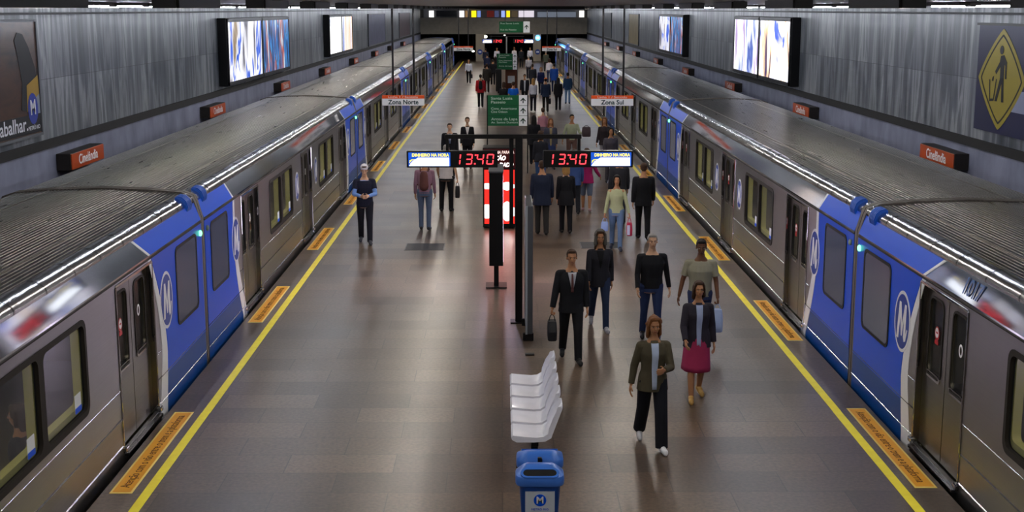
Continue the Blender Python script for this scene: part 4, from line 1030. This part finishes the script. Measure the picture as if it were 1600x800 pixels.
    if hat:
        kind, hc_ = hat; bm = bmesh.new()
        if kind == 'cap':
            ellip(bm, H((0, 0.012, 0.092)), (.088, .104, .072), RH); capsule(bm, H((-0.03, -0.09, 0.082)), H((0.03, -0.09, 0.082)), .030, .030, n=10); 
            me = remesh(bm, 0.009)
        elif kind == 'beanie':
            ellip(bm, H((0, 0.02, 0.085)), (.090, .106, .085), RH); me = remesh(bm, 0.009)
        elif kind == 'hood':
            ellip(bm, H((0, 0.040, 0.055)), (.104, .108, .118), RH); ellip(bm, H((0, 0.06, -0.06)), (.105, .085, .09), RH)
            for s_ in (1, -1): capsule(bm, H((s_*0.082, -0.035, 0.085)), H((s_*0.088, -0.03, -0.09)), .020, .03)
            capsule(bm, H((-0.055, -0.045, 0.135)), H((0.055, -0.045, 0.135)), .02, .02); me = remesh(bm, 0.010)
        fin({'cap': 'cap', 'beanie': 'knit_cap', 'hood': 'hood'}[kind], me, mat('headwear', hc_, 0.85, noise=0.1, nscale=30))
    # lower garment ---------------------------------------------
    bk, bc = bottom; bm = bmesh.new()
    cloth = lambda nm, c: mat(nm, c, 0.85, noise=0.14, nscale=9, bump=0.25)
    if bk in ('trousers', 'jeans', 'wide', 'shorts', 'capri'):
        trunk(bm, -0.09, 0.10, 0.013)
        for s_ in (1, -1):
            hp, kk, ank = legs[s_]; wdt = {'trousers': 0.070, 'jeans': 0.062, 'wide': 0.085, 'shorts': 0.075, 'capri': 0.066}[bk]
            capsule(bm, hp + Vector((0, 0, 0.01)), kk, .103*(0.6+0.4*build), wdt)
            if bk in ('shorts',): continue
            end = ank + Vector((0, 0, -0.03)) if bk != 'capri' else kk.lerp(ank, 0.35)
            capsule(bm, kk, end, wdt, {'trousers': .060, 'jeans': .054, 'wide': .082, 'capri': .062}[bk], flat1=True)
        me = remesh(bm, vox)
        fin(bk if bk != 'wide' else 'trousers', me, cloth('denim' if bk == 'jeans' else 'trouser_cloth', bc))
    else:   # skirt
        L = 0.46 if bk == 'skirt' else 0.55
        n = 28; rr = []
        for j in range(10):
            t = j/9; z = 0.12 - (0.12+L)*t; _, rx, ry, dy = tr_at(max(0.0, z)); fl = max(0, -z)*0.07
            cy_ = (legs[1][1].y+legs[-1][1].y)/2*t; ry += abs(legs[1][1].y-legs[-1][1].y)*0.30*t
            rr.append([sp((math.cos(a_)*(rx+.014+fl)*(1+0.035*t*math.sin(7*a_)), dy+cy_+math.sin(a_)*(ry+.016+fl*1.2)*(1+0.035*t*math.sin(7*a_+1)), z)) for a_ in [2*PI*i/n for i in range(n)]])
        for j in range(9, 6, -1): rr.append([sp((0, 0, 0)).lerp(p, 0.0) + (p - Vector((0, 0, 0)))*1.0 if False else Vector((p.x*0.96, p.y*0.96, p.z)) for p in rr[j]])
        rings(bm, rr); fin('skirt', meshof(bm), cloth('skirt_cloth', bc))
    # upper garment ---------------------------------------------
    tk, tc = top; bm = bmesh.new()
    inf = {'tee': .014, 'long': .014, 'jacket': .026, 'coat': .028, 'blouse': .012}[tk]
    hem = {'tee': -0.04, 'long': -0.03, 'jacket': -0.12, 'coat': -0.20, 'blouse': 0.02}[tk]
    trunk(bm, hem, 0.515, inf, flare=0.12 if tk in ('jacket', 'coat') else 0.03)
    for s_ in (1, -1):
        sh, e, wst, d2 = A[s_]; rs = {'tee': .062, 'long': .056, 'jacket': .068, 'coat': .070, 'blouse': .052}[tk] * (0.92 if F_ else 1)
        capsule(bm, sp((s_*(shw-0.07), 0, shz+0.005)), sh, rs*.98, rs)
        if tk == 'tee': capsule(bm, sh, sh.lerp(e, .72), rs, rs*.98, flat1=True)
        else:
            capsule(bm, sh, e, rs, rs*.84); capsule(bm, e, e.lerp(wst, .96), rs*.84, rs*.66, flat1=True)
    capsule(bm, sp((0, 0.004, 0.50)), sp((0, 0.006, 0.545)), .085, .066 if tk in ('jacket', 'coat') else .058, flat1=True)
    nm = {'tee': 't_shirt', 'long': 'sweater', 'jacket': 'jacket', 'coat': 'coat', 'blouse': 'blouse'}[tk]
    up = fin(nm, remesh(bm, vox), cloth('top_cloth', tc))
    if extra:
        bm = bmesh.new(); trunk(bm, -0.05, 0.51, 0.025, flare=0.03)
        for s_ in (1, -1):
            sh, e, wst, d2 = A[s_]; capsule(bm, sp((s_*(shw-0.07), 0, shz+0.005)), sh, .066, .068); capsule(bm, sh, sh.lerp(e, .6), .068, .066, flat1=True)
        fin('t_shirt', remesh(bm, vox), cloth('top_cloth', extra))
    def patch(nm, z0, z1, wf, off, m):
        """a thin panel following the chest, half width wf(t) at height fraction t"""
        bm = bmesh.new(); N, Mn = 10, 6; fr_, bk_ = [], []
        for j in range(N+1):
            t = j/N; z = z0+(z1-z0)*t; _, rx, ry, dy = tr_at(z if z > 0 else 0.0); rx += inf; ry += inf + (0.12*(-z) if z < 0 else 0)
            ra, rb = [], []
            for i in range(Mn+1):
                px = wf(t)*(-1+2*i/Mn); py = dy - ry*math.sqrt(max(0.05, 1-(px/rx)**2)) 
                ra.append(bm.verts.new(sp((px, py-off, z)))); rb.append(bm.verts.new(sp((px, py+0.02, z))))
            fr_.append(ra); bk_.append(rb)
        for G_, fl in ((fr_, 1), (bk_, 0)):
            for j in range(N):
                for i in range(Mn): bm.faces.new((G_[j][i], G_[j][i+1], G_[j+1][i+1], G_[j+1][i]))
        bd = [(j, 0) for j in range(N+1)] + [(N, i) for i in range(1, Mn+1)] + [(j, Mn) for j in range(N-1, -1, -1)] + [(0, i) for i in range(Mn-1, 0, -1)]
        for a_, b_ in zip(bd, bd[1:]+bd[:1]): bm.faces.new((fr_[a_[0]][a_[1]], fr_[b_[0]][b_[1]], bk_[b_[0]][b_[1]], bk_[a_[0]][a_[1]]))
        bmesh.ops.recalc_face_normals(bm, faces=bm.faces[:]); return fin(nm, meshof(bm), m)
    if shirt:
        sty, sc = shirt
        if sty == 'v': patch('shirt_front', 0.22, 0.515, lambda t: 0.006+0.060*t, 0.005, cloth('shirt_cloth', sc))
        elif sty == 'open': patch('shirt_front', hem+0.04, 0.515, lambda t: 0.028+0.02*t, 0.005, cloth('shirt_cloth', sc))
        elif sty == 'band': patch('chest_band', 0.24, 0.34, lambda t: 0.10, 0.004, cloth('shirt_cloth', sc))
    if tie: patch('necktie', 0.22, 0.50, lambda t: 0.022-0.009*t, 0.011, cloth('tie_cloth', tie))
    # shoes ------------------------------------------------------
    for s_ in (1, -1):
        ank, toe, heel = ft[s_]; bm = bmesh.new()
        zf = max(0.032, heel.z)
        hl = Vector((heel.x, heel.y, max(0.034, heel.z)))
        capsule(bm, hl, toe + Vector((0, 0.02, 0.012)), .042, .040); capsule(bm, ank + Vector((0, 0, -0.015)), ank.lerp(toe, .35) + Vector((0, 0, .0)), .043, .040)
        capsule(bm, hl + Vector((0, 0, -.006)), toe + Vector((0, 0, -0.002)), .034, .030)
        me = remesh(bm, 0.009)
        for v in me.vertices: v.co.z = max(v.co.z, 0.002)
        fin('shoe', me, mat('shoe_leather', shoes, 0.5, noise=0.08))
    R0 = Matrix.Rotation(D2R(face), 3, 'Z')
    return root, {s_: Vector((x, y, zoff)) + R0 @ (HN[s_]*k) for s_ in (1, -1)}, R0, k
def meshof(bm):
    bmesh.ops.recalc_face_normals(bm, faces=bm.faces[:]); me = bpy.data.meshes.new('m'); bm.to_mesh(me); bm.free(); return me
def bag(label, hand, size, col, rz=0, name='handbag', strap=0.09, soft=0.03, floor=False, print_=None):
    r = thing(name, label, 'bag', (hand.x, hand.y, max(0.0, hand.z-strap-size[2])), D2R(rz))
    sx, sy, sz = size; bm = bmesh.new()
    L = [(0.0, .86), (0.02, .97), (sz*.5, 1.0), (sz*.9, .93), (sz, .82)]
    rings(bm, [[Vector((px, py*(1 if z < sz*.8 else .6), z)) for px, py in rrect(-sx/2*q, -sy/2*q, sx/2*q, sy/2*q, min(sx, sy)*.3, 4)] for z, q in L]); link('bag_body', bm, mat('bag_cloth', col, 0.6, noise=0.12), r, smooth=True)
    bm = bmesh.new(); P0 = None
    for i in range(13):
        t = PI*i/12; p = Vector((sx*.3*math.cos(t), 0, sz-0.01+(strap+0.012)*math.sin(t)))
        if P0 is not None: rod(bm, P0, p, 0.007, n=6)
        P0 = p
    link('handle', meshof(bm), mat('bag_handle', col, 0.6), r)
    if print_: link('printed_side', B(((-sx*.5, -sy/2-0.003, sz*.1), (0.0, -sy/2+0.01, sz*.85))), mat('bag_print', print_, 0.6), r)
    return r
def backpack(label, x, y, face, h, col):
    r = thing('backpack', label, 'bag', (x, y, 0), D2R(face)); k = h/1.75; bm = bmesh.new()
    capsule(bm, (0, .185, 1.08), (0, .175, 1.36), .115, .095); capsule(bm, (0, .225, 1.06), (0, .22, 1.17), .085, .075)
    me = remesh(bm, .012); me.transform(Matrix.Scale(k, 4)); link('pack_body', me, mat('pack_cloth', col, 0.8, noise=0.15), r, smooth='all')
    for s_ in (1, -1):
        bm = bmesh.new(); pts = [Vector((s_*.09, .12, 1.44)), Vector((s_*.10, .03, 1.505)), Vector((s_*.105, -.09, 1.46)), Vector((s_*.12, -.155, 1.32)), Vector((s_*.165, -.10, 1.17)), Vector((s_*.16, .06, 1.10))]
        for p, q in zip(pts, pts[1:]): rod(bm, p*k, q*k, 0.016*k, n=8)
        link('shoulder_strap', meshof(bm), mat('pack_cloth', col, 0.8, noise=0.15), r)
    return r
#
# the crowd close to the camera
CAR = dict(near=True)
person('woman with auburn hair in an olive jacket and white shoes, closest to the camera', 1.80, 15.15, 4, 1.63, 'f', 'm', ('auburn', 'curly'), 0.8, ('jacket', '#4a4434'), ('wide', '#12131c'), '#d8d8dc', ('open', '#aebdd8'), arms={'L': (20, 9, 75, 40), 'R': (-12, 14, 20, 4)}, near=True, nod=4)
_, hn, _, _ = person('woman in a dark cardigan, pale blue top and pink skirt with tan sandals', 2.62, 17.1, 2, 1.63, 'f', 'm', ('brown', 'bob'), -0.5, ('jacket', '#2a2630'), ('skirt', '#9c2c54'), '#b08a48', ('open', '#9aa6c8'), near=True, arms={'R': (10, 10, 40, 10), 'L': (-8, 10, 15, 4)})
_, hn, _, _ = person('man in a black suit walking with a bag, left of the hooded woman', 1.03, 19.1, 3, 1.70, 'm', 'm', ('brown', 'short'), 0.7, ('jacket', '#15161b'), ('trousers', '#14151a'), '#121212', ('v', '#a8a8b0'), '#5a3a3a', near=True, arms={'R': (2, 12, 10, 0), 'gripR': 1, 'L': (-6, 8, 18, 4)})
bag('dark briefcase held by the man in the black suit left of the hooded woman', hn[-1], (0.14, 0.36, 0.28), '#1a1a1e', 0, 'briefcase')
person('young woman in a grey hood and open black jacket over jeans', 1.60, 21.1, 2, 1.67, 'f', 'm', ('brown', 'long'), 0.9, ('jacket', '#22222a'), ('jeans', '#26324e'), '#9a9aa0', ('v', '#0e0e12'), near=True, hat=('hood', '#55534f'))
person('man in a black sweater and blue jeans walking beside the beige t-shirt', 2.36, 20.3, 2, 1.72, 'm', 'l', ('grey', 'short'), 0.5, ('long', '#111217'), ('jeans', '#26345a'), '#16161a', near=True, build=1.08, arms={'L': (-12, 12, 14, 2), 'R': (10, 9, 25, 6)})
_, hn, _, _ = person('dark-skinned man in a beige t-shirt walking nearest the right safety line', 3.05, 19.75, -6, 1.74, 'm', 'd', ('black', 'short'), -0.7, ('tee', '#8f8b78'), ('jeans', '#2a3558'), '#2a2420', near=True, build=1.06, arms={'L': (4, 10, 14, 4), 'gripL': 1, 'R': (-6, 16, 12, 4)}, nod=8)
bag('pale blue plastic carrier bag held by the man in the beige t-shirt', hn[1], (0.16, 0.26, 0.34), '#9eb0d4', 0, 'carrier_bag', 0.08)
person('man in a white knit cap and navy t-shirt over blue sleeves by the left train', -3.08, 29.2, 6, 1.77, 'm', 'l', ('brown', 'short'), 0.55, ('long', '#6f93d0'), ('trousers', '#181a24'), '#3a3c44', hat=('beanie', '#c9c6cc'), near=True, arms={'L': (22, 10, 62, 48), 'R': (22, 10, 62, 48)}, nod=14, extra='#171a2c', shirt=None)
person('man in a pinkish shirt and jeans with a brown backpack, seen from behind', -1.84, 31.0, 178, 1.74, 'm', 'm', ('brown', 'short'), 0.15, ('long', '#8a6878'), ('jeans', '#54627c'), '#2a2a30', near=True)
backpack('brown backpack worn by the man in the pinkish shirt', -1.84, 31.0, 178, 1.74, '#5a3632')
_, hn, _, _ = person('grey-haired man in a white shirt and black trousers left of the totem', -1.45, 33.9, 172, 1.72, 'm', 'l', ('grey', 'short'), 0.0, ('tee', '#c8c0c0'), ('trousers', '#101116'), '#0e0e10', near=True, apart=0.06, arms={'R': (0, 10, 8, 0), 'gripR': 1, 'L': (10, 10, 30, 10)}, build=1.1)
bag('dark shoulder bag hanging beside the grey-haired man in white', hn[-1], (0.12, 0.3, 0.3), '#1d1b1e', 0, 'handbag')
person('man in a black suit and tie standing behind the left clock', -1.62, 40.7, 4, 1.70, 'm', 'l', ('brown', 'short'), 0.0, ('jacket', '#12131a'), ('trousers', '#12131a'), '#101010', ('v', '#c4c8d8'), '#56607a', build=1.08)
person('woman in a black jacket with a white collar beside the man in suit and tie', -1.14, 43.3, 2, 1.68, 'f', 'l', ('brown', 'bun'), 0.1, ('jacket', '#14141a'), ('trousers', '#14141a'), '#101010', ('v', '#d8d2d0'))
person('man in a navy jacket seen from behind right of the black post', 0.93, 30.3, 180, 1.72, 'm', 'm', ('brown', 'short'), 0.3, ('coat', '#1b2236'), ('trousers', '#2a2826'), '#14110f', near=True, build=1.12)
person('blond woman in a black coat seen from behind next to the navy jacket', 1.50, 30.5, 182, 1.64, 'f', 'l', ('blond', 'bob'), 0.3, ('coat', '#111116'), ('trousers', '#0f0f14'), '#14110f', near=True)
person('woman in a magenta jacket and knee-length shorts seen from behind', 2.20, 33.9, 176, 1.64, 'f', 'm', ('brown', 'ponytail'), 0.4, ('jacket', '#9a1a5c'), ('shorts', '#5f6a80'), '#a8888c', near=True, arms={'L': (0, 24, 20, 0), 'R': (8, 22, 40, 0)})
_, hn, _, _ = person('woman in a pale green top and blue jeans with bags in both hands', 2.50, 28.35, -4, 1.64, 'f', 'm', ('black', 'bob'), 0.5, ('long', '#a8ad84'), ('jeans', '#5f7898'), '#2c3040', near=True, arms={'R': (4, 12, 14, 2), 'gripR': 1, 'L': (4, 14, 12, 0), 'gripL': 1})
bag('red and white shopping bag in the left hand of the woman in pale green', hn[1], (0.12, 0.24, 0.28), '#b02a48', 0, 'shopping_bag', 0.1, print_='#cdd2ea')
bag('pale blue plastic bag in the right hand of the woman in pale green', hn[-1], (0.16, 0.16, 0.2), '#8fa6d8', 0, 'carrier_bag', 0.08)
person('man in a black suit striding beside the right safety line', 3.22, 29.6, 176, 1.76, 'm', 'm', ('brown', 'short'), 0.6, ('jacket', '#101117'), ('trousers', '#0e0f14'), '#0e0e10', near=True)
person('person in a dark grey coat just behind the woman in pale green', 2.86, 31.8, 180, 1.70, 'm', 'm', ('black', 'short'), 0.4, ('coat', '#26262c'), ('trousers', '#2a2c36'), '#17171a')
person('person in a blue jacket and dark trousers between the blond and magenta figures', 1.85, 33.4, 184, 1.66, 'm', 'm', ('brown', 'short'), 0.3, ('jacket', '#3a5288'), ('trousers', '#1e2028'), '#17171a')
_, hn, _, _ = person('man in a pale khaki shirt carrying a brown bag above the right clock', 2.35, 44.2, 10, 1.70, 'm', 'm', ('black', 'short'), 0.4, ('long', '#9aa084'), ('trousers', '#6a5048'), '#28201c', arms={'L': (30, 12, 60, -10), 'gripL': 1, 'R': (0, 18, 20, 2)})
bag('brown bag carried by the man in the pale khaki shirt', hn[1] + Vector((0.04, 0, 0.25)), (0.3, 0.2, 0.32), '#3e3034', 0, 'handbag', 0.04)
person('woman with long auburn hair and a blue skirt left of the khaki shirt', 1.60, 43.2, 3, 1.66, 'f', 'm', ('auburn', 'long'), 0.5, ('jacket', '#3c3e4c'), ('long_skirt', '#27345e'), '#202028', ('open', '#8a7c5c'))
person('woman with long black hair in black walking away behind the green sign post', 1.08, 44.3, 178, 1.66, 'f', 'm', ('black', 'long'), 0.4, ('coat', '#14141a'), ('trousers', '#16161c'), '#121216')
person('person in a dark jacket and jeans just above the left end of the right clock', 1.14, 38.6, 180, 1.66, 'f', 'm', ('brown', 'bob'), 0.3, ('jacket', '#1c1c24'), ('jeans', '#34507c'), '#121216')
person('person in a pink top walking away above the long-haired woman', 1.52, 48.6, 182, 1.60, 'f', 'l', ('brown', 'bun'), 0.4, ('blouse', '#b8808e'), ('trousers', '#5a4c54'), '#302828')
person('woman in a dark brown jacket and white trousers near the right safety line', 3.42, 43.7, -10, 1.66, 'f', 'm', ('auburn', 'long'), 0.7, ('jacket', '#2a2226'), ('trousers', '#a8a4ac'), '#3a3234', arms={'L': (10, 20, 30, 0), 'R': (0, 10, 20, 0)})
person('dark-haired person in a grey jacket behind the right end of the right clock', 3.28, 39.5, 0, 1.68, 'f', 'm', ('black', 'bob'), 0.5, ('jacket', '#3e3a42'), ('trousers', '#4c4850'), '#202024')
# the crowd farther on
FAR = [
    ('person in a white shirt and black trousers alone by the far left train', -2.35, 94.0, 0, 1.68, 'm', 'm', ('black', 'short'), .4, ('long', '#cfd4e4'), ('trousers', '#14151c')),
    ('person in a red jacket with a black pack, walking away on the left', -1.14, 70.7, 180, 1.74, 'm', 'm', ('black', 'short'), .3, ('jacket', '#a81c26'), ('trousers', '#101014')),
    ('tall person in dark olive brown left of the far green sign', -0.95, 83.5, 180, 1.80, 'm', 'm', ('brown', 'short'), .5, ('coat', '#34302c'), ('trousers', '#25221f')),
    ('person in dark blue behind the olive brown coat', -1.15, 104.0, 180, 1.74, 'm', 'm', ('black', 'short'), .3, ('jacket', '#1d2440'), ('trousers', '#15161e')),
    ('person in black standing just left of the far green sign', -0.62, 92.0, 180, 1.76, 'm', 'm', ('black', 'short'), .3, ('jacket', '#121218'), ('trousers', '#101016')),
    ('person in a vivid blue t-shirt behind the near green sign', 0.55, 63.5, 180, 1.74, 'm', 'm', ('brown', 'short'), .3, ('tee', '#1464cc'), ('trousers', '#1a1c26')),
    ('person in a dark jacket left of the vivid blue t-shirt', 0.10, 64.4, 180, 1.68, 'f', 'm', ('brown', 'bob'), .3, ('jacket', '#1c1a1c'), ('trousers', '#16161a')),
    ('person in a black suit with a white shirt right of the brown kiosk', 1.24, 71.8, 0, 1.70, 'm', 'm', ('black', 'short'), .4, ('jacket', '#17161e'), ('trousers', '#15151b')),
    ('woman with long blond hair and white sleeves seen from behind', 1.62, 68.0, 180, 1.68, 'f', 'l', ('blond', 'long'), .3, ('long', '#c8c6d0'), ('trousers', '#1b1c26')),
    ('person in dark grey left of the woman in navy, walking away', 1.95, 84.0, 180, 1.74, 'm', 'm', ('brown', 'short'), .3, ('jacket', '#32343c'), ('trousers', '#20222a')),
    ('woman in navy with blond hair walking towards the camera', 2.41, 81.5, 0, 1.66, 'f', 'l', ('blond', 'bob'), .4, ('jacket', '#1b2450'), ('trousers', '#1a1b26')),
    ('person in a navy top with an orange and white cap', 2.24, 67.5, 180, 1.72, 'm', 'm', ('black', 'short'), .4, ('jacket', '#1e2a42'), ('trousers', '#1a1614')),
    ('person in a bright blue jacket near the far right safety line', 3.32, 84.0, 180, 1.78, 'm', 'm', ('black', 'short'), .4, ('coat', '#2a58b0'), ('jeans', '#26345a')),
    ('woman in black with long hair walking away near the far right line', 2.93, 68.6, 180, 1.68, 'f', 'm', ('black', 'long'), .3, ('jacket', '#131318'), ('trousers', '#14141a')),
    ('man in a dark teal jacket and light jeans nearest the far right train', 3.66, 73.4, 180, 1.70, 'm', 'm', ('black', 'short'), .2, ('jacket', '#1d3a5e'), ('jeans', '#6a86a8')),
    ('person in a white top behind the bright blue jacket', 3.40, 95.0, 180, 1.70, 'f', 'l', ('brown', 'bob'), .3, ('long', '#d8d4e0'), ('jeans', '#2e3a60')),
    ('person in olive green behind the white top at the far right', 3.72, 112.0, 180, 1.70, 'm', 'm', ('grey', 'short'), .3, ('jacket', '#4a5044'), ('trousers', '#2a2a2e')),
    ('person in a pale grey shirt and dark trousers walking away right of the far sign', 2.02, 100.0, 180, 1.72, 'm', 'l', ('grey', 'short'), .5, ('long', '#a8a6ae'), ('trousers', '#20222c')),
    ('person in a white shirt facing the camera beyond the pale grey shirt', 2.60, 122.0, 0, 1.74, 'm', 'm', ('black', 'short'), .4, ('long', '#e0dee8'), ('trousers', '#1c1e28')),
    ('person in white beside the far gantry post', 1.15, 123.0, 0, 1.72, 'f', 'm', ('auburn', 'bob'), .3, ('long', '#dcd4d8'), ('trousers', '#22222a')),
    ('person in black between the two white shirts at the far end', 1.75, 119.0, 180, 1.76, 'm', 'm', ('black', 'short'), .3, ('jacket', '#16181f'), ('trousers', '#15161c')),
    ('person in a white shirt left of the far gantry post', -0.45, 121.0, 0, 1.72, 'm', 'm', ('black', 'short'), .3, ('long', '#d4d0dc'), ('trousers', '#1a1a22')),
    ('person in a dark blue coat by the left far pillar', -1.45, 118.0, 180, 1.74, 'm', 'm', ('black', 'short'), .3, ('coat', '#1b2138'), ('trousers', '#15161c')),
]
for lb, x_, y_, fc, hh, sx_, sk, hr, wk, tp, bt in FAR:
    sh_ = ('open', '#c8ccd4') if 'black suit with a white' in lb else None
    _, hn, _, _ = person(lb, x_, y_, fc, hh, sx_, sk, hr, wk, tp, bt, '#17171a', sh_, hat=('cap', '#d8703a') if 'orange' in lb else None)
    if 'red jacket' in lb: backpack('black pack on the back of the person in the red jacket', x_, y_, fc, hh, '#101014')
    if 'alone by the far left' in lb: bag('dark bag held by the lone person in the white shirt', hn[1], (0.12, 0.3, 0.28), '#1a1a20')
    if 'orange' in lb: bag('dark bag held by the person in the orange and white cap', hn[-1], (0.12, 0.3, 0.28), '#1a1a20')
# seated passengers seen through the windows
for lb, x_, y_, fc, hr, c_ in (
    ('seated passenger in a pale green top inside the left train, nearest the camera', -4.86, 11.75, 90, ('black', 'short'), '#9fae98'),
    ('seated dark-haired passenger behind the pale green top in the left train', -4.86, 12.75, 90, ('brown', 'bob'), '#2c3240'),
    ('seated passenger in a white sweater in the second left train car', -4.86, 25.4, 90, ('grey', 'short'), '#d0ccc4'),
    ('seated passenger in a pale shirt in the second right train car', 5.36, 24.6, -90, ('black', 'short'), '#b8bcc8')):
    person(lb, x_, y_, fc + 180, 1.68, 'm', 'm', hr, 0, ('long', c_), ('trousers', '#22242c'), sit=True, zoff=-0.01)
bpy.data.scenes.remove(TMP)
